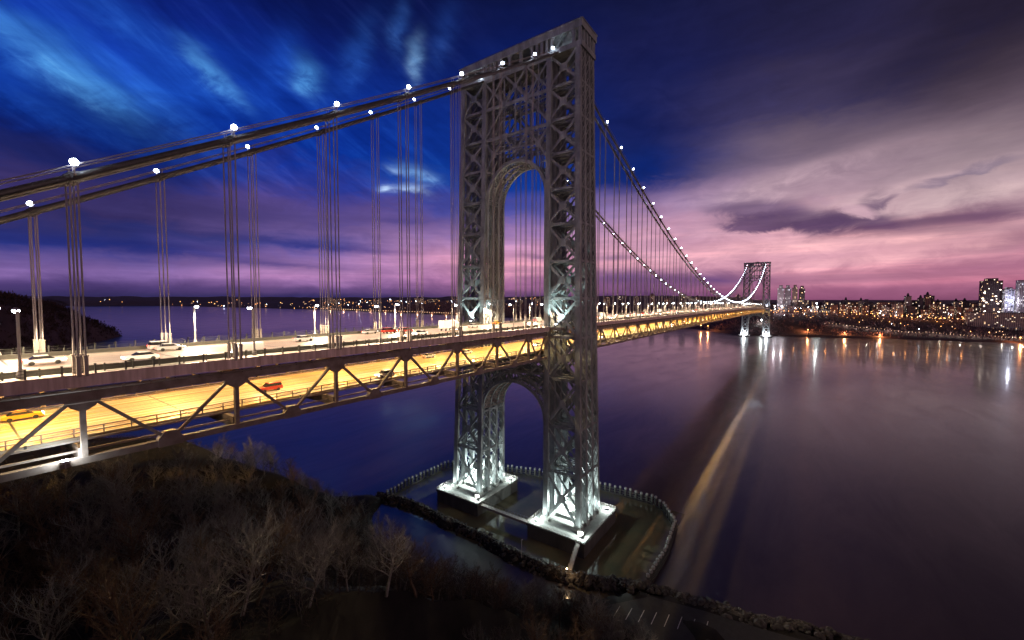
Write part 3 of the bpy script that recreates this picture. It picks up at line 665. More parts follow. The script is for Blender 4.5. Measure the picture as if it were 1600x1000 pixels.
for x in full[1:]:
    z = ZD(x); b = MB(); b.box((x-.3,-17.2,z-2.9),(x+.3,17.2,z-.96)); b.box((x-.45,-17.2,z-11.9),(x+.45,17.2,z-10.11)); pieces.append(('floor_beam','truss',near_key(x,0)-4000,b))
    b = MB()
    for yy in np.linspace(-11,11,8): b.box((x+.3,yy-.2,z-1.8),(x+17.9,yy+.2,z-.96)) if abs(x) > 1 else None
    if b.v: pieces.append(('stringer','truss',near_key(x,0)-4000,b))
for nm in ('truss_post','gusset_plate','truss_diagonal','floor_beam','stringer'):
    ps = sorted([p for p in pieces if p[0] == nm], key=lambda p: p[2]); rest = MB()
    for i, (_, mt, _, b) in enumerate(ps):
        if i < 95: b.build(nm, M[mt], DK)
        else: rest.add(b.v, b.f)
    if rest.v: tag(rest.build(nm, M['truss'], DK), kind='stuff')

# railings along both sidewalks
for sg, side in ((-1,'near'), (1,'far')):
    for sp, where in zip(spans[:2], ('side span', 'main span')):
        Rl = empty('sidewalk_railing', 'dark post railing on the %s edge of the %s' % (side, where), 'railing')
        r = MB()
        for dz in (.4, .75, 1.1): strip(r, sp, sg*18.75-.02, sg*18.75+.02, dz, dz+.04)
        for dz in (.3, .8): strip(r, sp, sg*15.4-.02, sg*15.4+.02, dz, dz+.04)
        r.build('rail', M['rail'], Rl)
        xsr = [x for x in np.arange(sp[0]+1.5, sp[-1], 3.058)]; xsr.sort(key=lambda x: abs(x+110))
        rest = MB()
        for i, x in enumerate(xsr):
            z = ZD(x); mb = MB() if i < 48 else rest
            mb.box((x-.09, sg*18.75-.1, z), (x+.09, sg*18.75+.1, z+1.3)); mb.cbox((x, sg*18.75, z+1.33), (.26,.26,.08))
            if i < 48: mb.build('railing_post', M['rail'], Rl)
        if rest.v: tag(rest.build('railing_post', M['rail'], Rl), kind='stuff')
        rest = MB()
        for x in xsr: x += 1.5; rest.box((x-.08, sg*15.4-.08, ZD(x)-.2), (x+.08, sg*15.4+.08, ZD(x)+.95))
        tag(rest.build('inner_railing_post', M['rail'], Rl), kind='stuff')

# ---- main cables, bands, hand ropes
cxs = [-262+6*i for i in range(43)] + [-4,0] + [7*i for i in range(1, 153)] + [L, L+6] + [L+12*i for i in range(1, 18)]
cxs = sorted(set(cxs))
for y, nm in ((-HY-1.35,'nearest'), (-HY+1.35,'second nearest'), (HY-1.35,'third nearest'), (HY+1.35,'farthest')):
    C_ = empty('main_cable', '%s of the four grey main cables draped over the towers' % nm, 'bridge cable')
    MB().tube([(x, y, cable_z(x)) for x in cxs], .5, 10).build('cable', M['cable'], C_, True)
    def slope(x): return (cable_z(x+.5)-cable_z(x-.5))
    rest = MB()
    for i, x in enumerate(XS+XM):
        s = slope(x); d = V3((1,0,s)).normalized(); c = V3((x,y,cable_z(x))); b = MB() if x < 0 else rest
        b.tube([c-d*.8, c+d*.8], .63, 10); b.tube([c-d*.35,c+d*.35], .72, 10)
        if x < 0: b.build('cable_band', M['cable'], C_)
    tag(rest.build('cable_band', M['cable'], C_), kind='stuff')
    h = MB()
    for s in (-.42, .42): h.tube([(x, y+s, cable_z(x)+1.55) for x in cxs if abs(x) > 6 and abs(x-L) > 6 and x < L], .045, 4)
    for x in XS+XM:
        for s in (-.42, .42): h.tube([(x, y+s*.6, cable_z(x)+.3), (x, y+s, cable_z(x)+1.6)], .05, 4)
    h.build('hand_rope', M['rope'], C_)
# ---- suspenders
rope_me = MB().tube([(0,0,0),(0,0,1)], .11, 5).mesh('suspender_rope', M['rope'])
sleeve_me = MB().box((-.2,-.2,0), (.2,.2,2.6)).box((-.27,-.27,2.6), (.27,.27,2.78)).mesh('suspender_sleeve', M['sleeve'])
q = MB()
for dx in (-.32,.32):
    for dy in (-1.35,1.35): q.tube([(dx,dy,0),(dx,dy,1)], .10, 4)
four_me = q.mesh('suspender_ropes', M['rope'])
q = MB()
for dy in (-1.35,1.35): q.box((-.5,dy-.2,0), (.5,dy+.2,2.6))
base_me = q.mesh('suspender_sleeves', M['sleeve'])
for sg, side in ((-1,'near'), (1,'far')):
    for kk, lst in (('left of the near tower', XS), ('right of the near tower', XM)):
        for i, x in enumerate(lst):
            lab = '%s suspender rope group %s, %s side' % (nth(i+1), kk, side)
            z0 = ZD(x)-.2; h = cable_z(x)-.2-z0
            E_ = empty('suspender', lab, 'suspender', (x, sg*HY, z0), group='suspender ropes hanging from the main cables')
            if x < 120:
                for dx in (-.36,.36):
                    for dy in (-1.35,1.35):
                        o = bpy.data.objects.new('rope', rope_me); COL.objects.link(o); o.parent = E_; o.location = (dx,dy,0); o.scale = (1,1,h)
                        if dy*sg > 0 or True:
                            o = bpy.data.objects.new('sleeve', sleeve_me); COL.objects.link(o); o.parent = E_; o.location = (dx,dy,0)
            else:
                o = bpy.data.objects.new('ropes', four_me); COL.objects.link(o); o.parent = E_; o.scale = (1,1,h)
                o = bpy.data.objects.new('sleeves', base_me); COL.objects.link(o); o.parent = E_
# ---- lamps along the cables
g_me = MB().lathe((0,0,2.1), [(.05,-.46),(.34,-.3),(.47,0),(.34,.3),(.05,.46)], 10).mesh('lamp_globe', M['lamp_cable'], True)
s_me = MB().tube([(0,0,.4),(0,0,1.8)], .08, 5).cbox((0,0,.45),(.2,1.6,.15)).cbox((0,0,1.75), (.4,.4,.16)).mesh('lamp_stem', M['pole'])
for sg, side in ((-1,'near'), (1,'far')):
    for kk, lst in (('left of the near tower', XS), ('right of the near tower', XM)):
        for i, x in enumerate(lst):
            E_ = empty('cable_lamp', '%s lit white lamp on the %s cables %s' % (nth(i+1), side, kk), 'cable lamp', (x, sg*HY, cable_z(x)-.1), group='white lamps along the main cables')
            for nm, me in (('globe', g_me), ('stem', s_me)):
                o = bpy.data.objects.new(nm, me); COL.objects.link(o); o.parent = E_
                o.location = (0, sg*2.1, -.2)
            if x < 0 or i % 2 == 0: lamp('lamp_light', E_, (0,sg*2.1,1.9), 1800 if x < 0 else 6000, (.75,.84,1), .4)
for sg, side in ((-1,'near'),(1,'far')):
    for x, wh in ((-6.6,'front'),(6.6,'back')):
        E_ = empty('cable_lamp', 'lit white lamp at the %s of the saddle of the %s cables' % (wh, side), 'cable lamp', (x, sg*HY, cable_z(x)+.2), group='white lamps along the main cables')
        for nm, me in (('globe', g_me), ('stem', s_me)): o = bpy.data.objects.new(nm, me); COL.objects.link(o); o.parent = E_
        lamp('lamp_light', E_, (0,0,2.1), 1500, (.75,.84,1), .4)

# ---- street lamps on the upper deck
pole_me = MB().tube([(0,0,0),(0,0,8.6)], [.16,.16], 8).lathe((0,0,0), [(.42,0),(.42,.5),(.3,.9),(.18,1.3)], 8).mesh('lamp_pole', M['pole'])
arm_me = MB().tube([(0,0,8.4),(0,.5,8.8),(0,1.3,8.95)], .08, 6).mesh('lamp_arm', M['pole'])
hd_me = MB().lathe((0,1.5,8.75), [(.12,.32),(.34,.18),(.42,0),(.34,-.04)], 10).mesh('lamp_head', M['pole'])
bl_me = MB().lathe((0,1.5,8.62), [(.1,-.26),(.3,-.12),(.36,.06),(.3,.10)], 10).mesh('lamp_glass', M['lamp_white'], True)
for sg, side in ((-1,'near'), (1,'far')):
    for k in range(0, 44):
        x = -137.6 + 27.6*k; y = sg*14.5
        if abs(x) < 12 or abs(x-L) < 8: x += -6.5 if x < 5 else 10
        E_ = empty('street_lamp', '%s lit street lamp from the left on the %s side of the deck' % (nth(k+1), side), 'street lamp', (x, y, ZD(x)-.2), 0 if sg < 0 else math.pi, group='street lamps along the upper roadway')
        for nm, me in (('pole', pole_me), ('arm', arm_me), ('lamp_head', hd_me), ('lamp_glass', bl_me)):
            o = bpy.data.objects.new(nm, me); COL.objects.link(o); o.parent = E_
        lamp('street_light', E_, (0,1.6,8.2), 28000, (1,.74,.47) if sg < 0 else (1,.78,.52), .25, 150, (0,.3,-1), .3)
# ---- lamps under the upper deck, over the lower roadway
fx_me = MB().cbox((0,0,.1), (1.5,.4,.25)).mesh('fixture', M['pole']); tb_me = MB().cbox((0,0,-.07), (1.3,.3,.08)).mesh('tube', glow('lower_lamp', (1,.68,.28), 30))
for k, x in enumerate([-200+PANEL/2+PANEL*i for i in range(0, 70)]):
    for y, nm in ((-7.5,'near'), (5.5,'far')):
        if x > 260 and y > 0: continue
        E_ = empty('ceiling_lamp', '%s lamp from the left over the %s lane of the lower roadway' % (nth(k+1), nm), 'ceiling lamp', (x, y, ZD(x)-1.3), group='lamps over the lower roadway')
        for n_, me in (('fixture', fx_me), ('tube', tb_me)): o = bpy.data.objects.new(n_, me); COL.objects.link(o); o.parent = E_
        lamp('ceiling_light', E_, (0,0,-.35), 12500 if x < 260 else 38000, (1,.54,.13) if y > 0 or x > 260 else (1,.70,.33), .3, 172, (0,0,-1), .2)
# floodlight under the bridge at the left
flood(-134.6, -18.6, 68.6, None, 1800, 'dazzling white floodlight on the lower chord at the far left', spot=None, color=(.86,1,1), group='floodlights under the deck', r=.3)
# ------------------------------------------------------------------ basin round the tower: fender piles, rock mound
def project(p):
    d = V3(p)-CAM; z = d.dot(cF); return (800+FPX*d.dot(cR)/z, 500-FPX*d.dot(cU)/z, z)
FEN = [(-26,57),(-11,59.3),(14,59),(21.3,54.8),(35.5,10),(39.6,-26),(40.4,-43.5),(36,-50),(24.5,-57.3),(3,-59.2),(-15.6,-58.6)]
pts = []; acc = 0
for (x0,y0),(x1,y1) in zip(FEN, FEN[1:]):
    ln = math.hypot(x1-x0, y1-y0); t = acc
    while t < ln: pts.append((x0+(x1-x0)*t/ln, y0+(y1-y0)*t/ln)); t += 2.45
    acc = t-ln
body_me = MB().lathe((0,0,0), [(.5,-4),(.5,2.9)], 10).mesh('pile_shaft', M['concrete'])
cap_me = MB().lathe((0,0,2.9), [(.56,0),(.58,.75),(.5,.9)], 10).mesh('pile_cap', M['pier_top'])
for i, (x, y) in enumerate(pts):
    E_ = empty('fender_pile', '%s capped concrete pile along the fender ring, counted from its left end' % nth(i+1), 'pile', (x+random.uniform(-.12,.12),y+random.uniform(-.12,.12),random.uniform(-.3,.22)), group='capped piles of the fender ring')
    for nm, me in (('shaft', body_me), ('cap', cap_me)): o = bpy.data.objects.new(nm, me); COL.objects.link(o); o.parent = E_
wl = MB()
for (x0,y0),(x1,y1) in zip(FEN, FEN[1:]):
    c = V3((5,0,0)); off = .75
    for z in (.5, 1.7): wl.bar((x0*1.02,y0*1.012,z), (x1*1.02,y1*1.012,z), .5, .35, (0,0,1))
    wl.bar((x0*.985,y0*.99,-.2), (x1*.985,y1*.99,-.2), 1.0, .2, (0,0,1))
tag(wl.build('fender_wale', M['rail']), 'dark timber rails joining the piles of the fender ring', 'fender')

MOUND = [(-28,60),(-25.5,50),(-24.8,34),(-26.3,4),(-28.4,-23),(-27.2,-37),(-24,-46),(-18.5,-58),(-15.5,-75),(-14,-88),(-9,-100),(-4,-140)]
def mound_at(t):
    n = len(MOUND)-1; i = min(int(t*n), n-1); f = t*n-i; a, b = MOUND[i], MOUND[i+1]
    return a[0]+(b[0]-a[0])*f, a[1]+(b[1]-a[1])*f
mb = MB(); vs = []; fs = []; NS = 90
for i in range(NS+1):
    x, y = mound_at(i/NS); wdt = 2.6+.9*math.sin(i*.7)+.6*math.sin(i*1.9)
    for j, (dx, z) in enumerate([(-1.5,-1.5),(-1,.6),(-.5,1.7),(0,2.1),(.5,1.6),(1,.4),(1.5,-1.5)]): vs.append((x+dx*wdt, y, z+.3*math.sin(i*1.3+j)))
for i in range(NS):
    for j in range(6): fs.append((i*7+j,(i+1)*7+j,(i+1)*7+j+1,i*7+j+1))
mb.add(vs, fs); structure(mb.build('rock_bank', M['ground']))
import bmesh
bmm = bmesh.new(); bmesh.ops.create_icosphere(bmm, subdivisions=1, radius=1.0)
iv = [tuple(v.co) for v in bmm.verts]; ifc = [tuple(v.index for v in f.verts) for f in bmm.faces]; bmm.free()
rk = MB()
for i in range(2600):
    t = random.random(); x, y = mound_at(t); s = random.uniform(.3, .8)*(1.25 if t > .45 else 1)*(1.7 if random.random() < .12 else 1)
    dx = random.gauss(0, 1.9); x += dx; y += random.uniform(-1, 1); z = 2.1-abs(dx)*.62 + random.uniform(-.2,.3)
    if t > .6 and dx < -1: z = max(z, 2.4)
    if z < -.6: continue
    sc = V3((random.uniform(.7,1.3), random.uniform(.7,1.3), random.uniform(.5,.9)))*s; rot = Matrix.Rotation(random.random()*6.28, 3, V3(rng.normal(size=3)).normalized())
    rk.add([V3((x,y,z))+rot @ V3((v[0]*sc.x*random.uniform(.8,1.15), v[1]*sc.y*random.uniform(.8,1.15), v[2]*sc.z)) for v in iv], ifc)
tag(rk.build('riprap_rocks', M['rock']), 'heaped grey boulders edging the basin and the shore', 'rocks', kind='stuff')
# brush on the mound
br = MB()
def tuft(mb, x, y, z, r, n, wid=.05):
    for _ in range(n):
        d = V3((random.gauss(0,.55), random.gauss(0,.55), random.uniform(.35,1))).normalized()*r*random.uniform(.6,1.1)
        o = V3((x+random.uniform(-.2,.2)*r, y+random.uniform(-.2,.2)*r, z)); s = d.orthogonal().normalized()*wid
        mb.add([o-s, o+s, o+d*.6+s*.6, o+d], [(0,1,2,3)])
for i in range(240):
    t = random.random()**1.3*.55; x, y = mound_at(t); x -= random.uniform(-.5, 3.2); tuft(br, x, y+random.uniform(-1,1), max(.6, 2.0-abs(x-mound_at(t)[0])*.4), random.uniform(.7,1.7), 14)
tag(br.build('shore_brush', M['bark_brown']), 'low dry brush growing along the rock bank', 'brush', kind='stuff')
E_ = empty('lamp_post', 'thin unlit post standing on the rock bank beside the nearer pier', 'lamp post', (-29.3,-19.5,1.8))
MB().tube([(0,0,0),(0,0,6.2)], .13, 6).build('pole', M['pole'], E_); MB().cbox((.2,0,6.3), (.8,.3,.2)).build('lamp_head', M['pole'], E_)
E_ = empty('lamp_post', 'small lit orange lamp on the rocks at the foot of the gangway', 'lamp post', (-29.3,-37.0,2.0))
MB().tube([(0,0,0),(0,0,2.6)], .08, 6).build('pole', M['pole'], E_); MB().lathe((0,0,2.6), [(.1,0),(.24,.15),(.1,.35)], 8).build('lamp_glass', glow('lamp_amber', (1,.72,.4), 30), E_)
lamp('lamp_light', E_, (0,-.2,3.3), 420, (1,.62,.3), .2)
# parking lot at the lower right
pk = MB(); pk.add([(-40,-56,3.15),(-36,-52,3.15),(-24,-62,3.15),(-21,-76,3.15),(-19,-90,3.15),(-16,-104,3.15),(-40,-104,3.15)], [(0,6,5,4,3,2,1)])
structure(pk.build('parking_lot', mat('asphalt', (.035,.035,.037), .7, var=(.022,.022,.023), scale=.8, coord='World')))
ln = MB()
for i in range(8):
    y = -56-3.1*i; x = -33+1.35*i*.9
    ln.add([(x-5.2,y-.09,3.156),(x,y-.09,3.156),(x,y+.09,3.156),(x-5.2,y+.09,3.156)], [(0,1,2,3)])
structure(ln.build('parking_lot_marking', mat('white_marking', (.75,.75,.72), .7)))

# ------------------------------------------------------------------ bare trees
def make_tree(seed, h, spread, mt, nl=10, lean=0.0):
    r = random.Random(seed); tr = MB(); cr = MB()
    def path(p, d, ln, n, up, wob):
        pts = [p.copy()]; d = d.normalized()
        for _ in range(n):
            d = (d + V3((r.gauss(0,wob), r.gauss(0,wob), r.gauss(0,wob)*.6+up))).normalized(); p = p+d*ln/n; pts.append(p.copy())
        return pts
    tp = path(V3((0,0,-.6)), V3((lean, r.uniform(-.1,.1), 1)), h*.72, 9, .03, .07)
    tr.tube(tp, [h*.017*(1-.085*i) for i in range(len(tp))], 6)
    for i in range(nl):
        t = .28+.70*i/(nl-1); k = min(int(t*9), 8); b = tp[k].lerp(tp[k+1], t*9-k); a = i*2.4+r.uniform(-.4,.4)
        d = V3((math.cos(a), math.sin(a), .55+.7*t)); L1 = h*spread*(1.15-.55*t)*r.uniform(.8,1.15)
        lp = path(b, d, L1, 6, .06, .12); r0 = h*.0075*(1.2-.6*t)
        cr.tube(lp, [r0*(1-.13*j) for j in range(7)], 4, False)
        for j in range(8):
            u = .2+.8*j/7; k2 = min(int(u*6), 5); b2 = lp[k2].lerp(lp[k2+1], u*6-k2)
            d2 = ((lp[k2+1]-lp[k2]).normalized() + V3((r.gauss(0,.6), r.gauss(0,.6), r.gauss(.25,.4)))).normalized(); L2 = L1*(.55-.25*u)*r.uniform(.8,1.3)
            sp = path(b2, d2, L2, 4, .05, .15); cr.tube(sp, [r0*.42*(1-.18*q) for q in range(5)], 3, False)
            for q in range(8):
                u3 = .15+.85*q/7; k3 = min(int(u3*4), 3); b3 = sp[k3].lerp(sp[k3+1], u3*4-k3)
                d3 = ((sp[k3+1]-sp[k3]).normalized() + V3((r.gauss(0,.7), r.gauss(0,.7), r.gauss(.2,.45)))).normalized()
                tw = path(b3, d3, L2*.5*r.uniform(.6,1.3), 2, .04, .2); rr = max(.012, r0*.17)
                cr.tube(tw, [rr, rr*.8, rr*.4], 3, False)
    T = empty('bare_tree', 'x', 'bare tree'); tr.build('trunk', M[mt], T); cr.build('crown', M[mt], T)
    return T
protos = [make_tree(11,13,.32,'bark',15), make_tree(12,12,.36,'bark_brown',15), make_tree(13,14,.29,'bark',16), make_tree(14,11,.38,'bark_pale',14), make_tree(15,13,.34,'bark_brown',15,.12), make_tree(16,10,.36,'bark',14,-.1), make_tree(17,12,.38,'bark_pale',14)]
VL = [(-80,748),(0,738),(100,724),(250,700),(330,684),(400,674),(440,690),(480,735),(520,765),(620,785),(700,870),(800,895),(900,920),(1000,945),(1100,965),(1200,1000)]
cand = []; tries = 0
while len(cand) < 292 and tries < 60000:
    tries += 1; x = random.uniform(-147, -28); y = random.uniform(-90, 112); gz = ground(x, y)
    if gz < 2.0 or (gz < 4.2 and random.random() < (.15 if -45 < y < 50 else .72)): continue
    if x > -41 and y < -50 : continue
    u, v, dpt = project((x, y, gz))
    if not (-60 < u < 1150) or v > 1090 or dpt < 26: continue
    hh = random.uniform(9, 14.5)
    if abs(y) < 20: hh = min(hh, (ZD(x)-13.2-gz))
    vt = project((x, y, gz+hh))[1]; lim = lerp(VL, u)+random.uniform(-6, 14)
    if vt < lim: hh *= max(0, (v-lim)/(v-vt))
    if hh < 4.5: continue
    if any((x-a)**2+(y-b)**2 < 15 for a, b, *_ in cand): continue
    cand.append((x, y, gz, hh, u, v))
HTS = [13,12,14,11,13,10,12]
words = {0:'grey', 1:'brown', 2:'grey', 3:'pale', 4:'brown', 5:'grey', 6:'pale'}
zones = lambda u, v: ('beside the lower left corner' if u < 260 and v > 840 else 'on the slope below the left end of the deck' if u < 330 and v <= 840 else 'at the river edge left of the basin' if v < 830 and u < 760 else 'at the bottom edge below the basin' if u > 560 else 'on the dark hillside in the foreground')
for i, (x, y, gz, hh, u, v) in enumerate(cand):
    if i < len(protos): k = i; T = protos[i]
    else: k = random.choice([0,1,2,1,4,5,0,3,1,2,4,5,6,0]); T = copy_tree(protos[k])
    sc = hh/HTS[k]*1.12; T.location = (x, y, gz); T.rotation_euler = (0,0,random.uniform(0,6.28)); T.scale = (sc*random.uniform(.9,1.15), sc*random.uniform(.9,1.15), sc)
    zn = zones(u, v)
    T['label'] = '%s leafless tree %s' % (words[k], zn); T['group'] = '%s leafless trees %s' % (words[k], zn); T['category'] = 'bare tree'
# undergrowth carpet
ug = MB()
for i in range(5200):
    x = random.uniform(-148,-30); y = random.uniform(-88,115); gz = ground(x, y)
    if gz < 2.4 or (x > -42 and y < -50): continue
    tuft(ug, x, y, gz, random.uniform(.8,2.4), 8, .035)
tag(ug.build('undergrowth', M['scrub']), 'tangled leafless undergrowth covering the hillside', 'undergrowth', kind='stuff')
def sapling(mb, x, y, z, h, r, n=16):
    d0 = V3((r.gauss(0,.18), r.gauss(0,.18), 1)).normalized(); base = V3((x,y,z-.2)); top = base+d0*h
    mb.tube([base, base.lerp(top,.5)+V3((r.gauss(0,.12),r.gauss(0,.12),0)), top], [h*.011,h*.008,.012], 3, False)
    for i in range(n):
        t = .2+.8*i/n; p = base.lerp(top, t); a = i*2.4+r.random(); L_ = h*.42*(1.1-.7*t)*r.uniform(.6,1.3)
        d = V3((math.cos(a), math.sin(a), r.uniform(.5,1.3))).normalized(); e = p+d*L_; mb.tube([p, e], [.028,.012], 3, False)
        for q in range(3):
            u_ = r.uniform(.25,.9); s_ = p.lerp(e, u_); d2 = (d+V3((r.gauss(0,.6),r.gauss(0,.6),r.gauss(.2,.4)))).normalized(); mb.tube([s_, s_+d2*L_*.45], [.016,.008], 3, False)
rs = random.Random(21)
for nm, mt, cnt, lab in (('thicket','scrub',1350,'dense brown thicket of leafless saplings between the hillside trees'),('grey_thicket','scrub_grey',1250,'dense grey thicket of leafless saplings between the hillside trees')):
    th = MB(); k = 0
    while k < cnt:
        x = rs.uniform(-146,-26); y = rs.uniform(-92,112)
        if rs.random() < .45: x = rs.uniform(-90,-34); y = rs.uniform(-62,40)
        gz = ground(x, y)
        if gz < 1.8 or (x > -42 and y < -50): continue
        h = rs.uniform(3,7.5); u, v, dp = project((x,y,gz))
        if not (-60 < u < 1150) or v > 1120 or dp < 24: continue
        vt_ = project((x,y,gz+h))[1]; lim = lerp(VL,u)+rs.uniform(-4,10)
        if vt_ < lim: h *= max(0,(v-lim)/(v-vt_))
        if h < 1.2: k += .2; continue
        sapling(th, x, y, gz, h, rs); k += 1
    tag(th.build(nm, M[mt]), lab, 'thicket', kind='stuff')
# woods on the far bank and the headland
wd = MB()
def clump(mb, x, y, z, r, n):
    for _ in range(n):
        o = V3((x+random.gauss(0,.5)*r, y+random.gauss(0,.5)*r, z+random.uniform(0,1.3)*r)); d = V3((random.gauss(0,.4), random.gauss(0,.4), 1)).normalized()*r*.7; s = V3((random.gauss(0,1), random.gauss(0,1), 0)).normalized()*r*.16
        mb.add([o-s, o+s, o+d], [(0,1,2)])
for i in range(5200):
    y = random.uniform(-1500, 700) if i % 3 else random.uniform(700, 2600); x = lerp(FS, y)+random.uniform(6, 300 if y < 700 else 500)
    clump(wd, x, y, max(0, far_ground(x, y)), random.uniform(4,7)*(1 if y < 700 else 1.6), 12)
tag(wd.build('far_woods', mat('far_twigs', (.26,.16,.155), .95, var=(.11,.07,.075), scale=.05, coord='World')), 'dark bare woods along the opposite river bank', 'woods', kind='stuff')  # twig colour lightened to imitate haze across the river
wd = MB()
for i in range(2600):
    y = 215+1120*random.random()**.7; x = lerp(HL, y)-abs(random.gauss(0,110)); z = head(x, y)
    if z > 0: clump(wd, x, y, z-1, random.uniform(4,7), 12)
tag(wd.build('headland_woods', mat('headland_twigs', (.065,.036,.030), .95, var=(.028,.018,.018), scale=.05, coord='World')), 'dark woods on the headland beyond the left end of the deck', 'woods', kind='stuff')

# ------------------------------------------------------------------ the city beyond the river
def facade(name, base, lit, cols, w_=3.4, h_=3.2, strength=2.0, dim=.25):
    m = bpy.data.materials.new(name); m.use_nodes = True; t = NT(m.node_tree); b = t.n['Principled BSDF']
    s = t.node('ShaderNodeSeparateXYZ'); t.l.new(t.node('ShaderNodeNewGeometry').outputs['Position'], s.inputs[0]); x, y, z = s.outputs
    sn = t.node('ShaderNodeSeparateXYZ'); t.l.new(t.node('ShaderNodeNewGeometry').outputs['Normal'], sn.inputs[0])
    h = t.math('ADD', x, y); cu = t.math('DIVIDE', h, w_); cv = t.math('DIVIDE', z, h_)
    wn = t.node('ShaderNodeTexWhiteNoise', noise_dimensions='3D'); t.l.new(t.comb(t.math('FLOOR', cu), t.math('FLOOR', cv), t.math('FLOOR', t.math('DIVIDE', x, 40))), wn.inputs['Vector'])
    fu = t.math('ABSOLUTE', t.math('SUBTRACT', t.math('FRACT', cu), .5)); fv = t.math('ABSOLUTE', t.math('SUBTRACT', t.math('FRACT', cv), .5))
    win = t.math('MULTIPLY', t.math('LESS_THAN', fu, .27), t.math('LESS_THAN', fv, .27)); win = t.math('MULTIPLY', win, t.math('LESS_THAN', t.math('ABSOLUTE', sn.outputs[2]), .5))
    on = t.math('MULTIPLY', win, t.math('GREATER_THAN', wn.outputs['Value'], 1-lit))
    c = t.mix(win, (*base, 1), (.03,.03,.035,1)); t.l.new(c, b.inputs['Base Color']); b.inputs['Roughness'].default_value = .8
    sc = t.node('ShaderNodeSeparateColor'); t.l.new(wn.outputs['Color'], sc.inputs[0])
    t.l.new(t.ramp(sc.outputs[1], [(0, (*cols[0],1)), (.5, (*cols[1],1)), (1, (*cols[2],1))]), b.inputs['Emission Color'])
    t.l.new(t.math('MULTIPLY', on, t.math('MULTIPLY_ADD', sc.outputs[2], strength, strength*dim)), b.inputs['Emission Strength']); m.cycles.emission_sampling = 'NONE'
    return m
WARM = [(1,.5,.22),(1,.72,.42),(1,.88,.78)]; COOL = [(.8,.8,1),(1,.9,.85),(.75,.8,1)]
FM = {'brick': facade('brick_facade', (.30,.15,.11), .16, WARM), 'tan': facade('tan_facade', (.42,.31,.26), .12, WARM), 'dark': facade('dark_facade', (.13,.09,.09), .07, WARM, strength=4), 'pale': facade('pale_facade', (.7,.64,.66), .2, COOL, 3.0, 2.9, 2.0), 'lit': facade('lit_facade', (.5,.5,.62), .6, COOL, 5, 4, 1.8)}
roofm = mat('roof_tar', (.04,.035,.035), .9)
def on_x(u, v, x): d = direction(u, v); t = (x-CAM.x)/d.x; return CAM + d*t
def building(name, label, u0, u1, vt, x, style, depth=22, z0=None, tank=0, group=None, steps=0):
    a, b = on_x(u0, vt, x), on_x(u1, vt, x); yc, wd_, zt = (a.y+b.y)/2, abs(b.y-a.y), (a.z+b.z)/2
    gz = min(far_ground(x+dx, yc+dy) for dx in (0, depth) for dy in (-wd_/2, wd_/2)) if z0 is None else z0
    h = zt-gz
    if h < 4: return
    B = empty(name, label, 'building', (x, yc, gz-1), group=group)
    w_ = MB().box((0,-wd_/2,0), (depth, wd_/2, h+1)); wo_ = w_.build('walls', FM[style], B)
    r = MB(); r.box((-.3,-wd_/2-.3,h+1), (depth+.3, wd_/2+.3, h+2)); rr = r.build('roof', roofm, B)
    if tank:
        for k in range(tank):
            t = MB(); ty = (k-(tank-1)/2)*wd_/(tank+.5); t.box((depth*.3,ty-2.6,h+2),(depth*.3+6,ty+2.6,h+6)); t.lathe((depth*.3+3,ty,h+6), [(2,0),(2,3),(.2,4.2)], 8); t.build('roof_tank', roofm, rr)
    if steps: MB().box((2,-wd_*.28,h+2), (depth-2, wd_*.28, h+2+steps)).build('penthouse', FM[style], B)
    return B
for i, (a, b, v, st) in enumerate([(1215,1225,450.5,'pale'),(1226,1236,450.5,'pale'),(1238,1246.5,450,'tan'),(1248.5,1258,451.5,'dark')]):
    building('apartment_tower', '%s tall slab tower from the left, right of the distant bridge tower' % nth(i+1), a, b, v, 1405+ (i % 2)*14, st, 18, group='tall slab towers beside the distant bridge tower', steps=9)
B = building('apartment_tower', 'tall dark apartment tower rising above a long low podium at the right', 1536, 1567.5, 439, 1400, 'dark', 26, tank=0, steps=6)
for i in range(14):
    o = MB().cbox((-.15, random.uniform(-20,20), random.uniform(10,82)), (.3, random.choice([2.2,3.4]), 2.0)).build('lit_window', glow('lit_window', (1,.82,.7), 7), B)
B = building('office_building', 'brightly lit white building right of the tall dark tower', 1571, 1586, 452, 1390, 'lit', 20, steps=4)
B = building('apartment_tower', 'tall grey tower cut by the right edge of the picture', 1594, 1622, 438, 1380, 'pale', 24)
B = building('parking_podium', 'long low pale podium with an arcade below the dark tower', 1512, 1640, 489, 1345, 'tan', 30)
if B:
    for k in range(26):
        MB().cbox((-2.2, -62+k*4.8, 2.5), (.9, 1.2, 9)).build('column', M['pier_top'], B)
    MB().box((-3,-66,7.2), (0,66,8.6)).build('ledge', M['pier_top'], B)
named = [(1415,1424.5,463,1440,'tan',1,'squat tan block with a roof tank on the middle skyline'),(1446,1455,461,1450,'brick',1,'brown block with a tall roof tank on the skyline, taller than its neighbours'),(1457.5,1460.5,462.5,1455,'dark',0,'narrow dark tower just right of the tanked brown block'),(1436,1443,466,1445,'dark',1,'small dark block left of the tanked brown block'),
 (1317,1327,469,1460,'dark',1,'dark block with a dome-like tank on the left skyline'),(1352,1357,468,1440,'dark',0,'slim dark block on the left skyline'),(1370,1403,472.5,1400,'brick',0,'long brick block with orange lit base on the skyline')]
for a, b, v, x, st, tk, lab in named: building('apartment_block', lab, a, b, v, x, st, 20, tank=tk)
rb = random.Random(5); u = 1203; n_ = 0
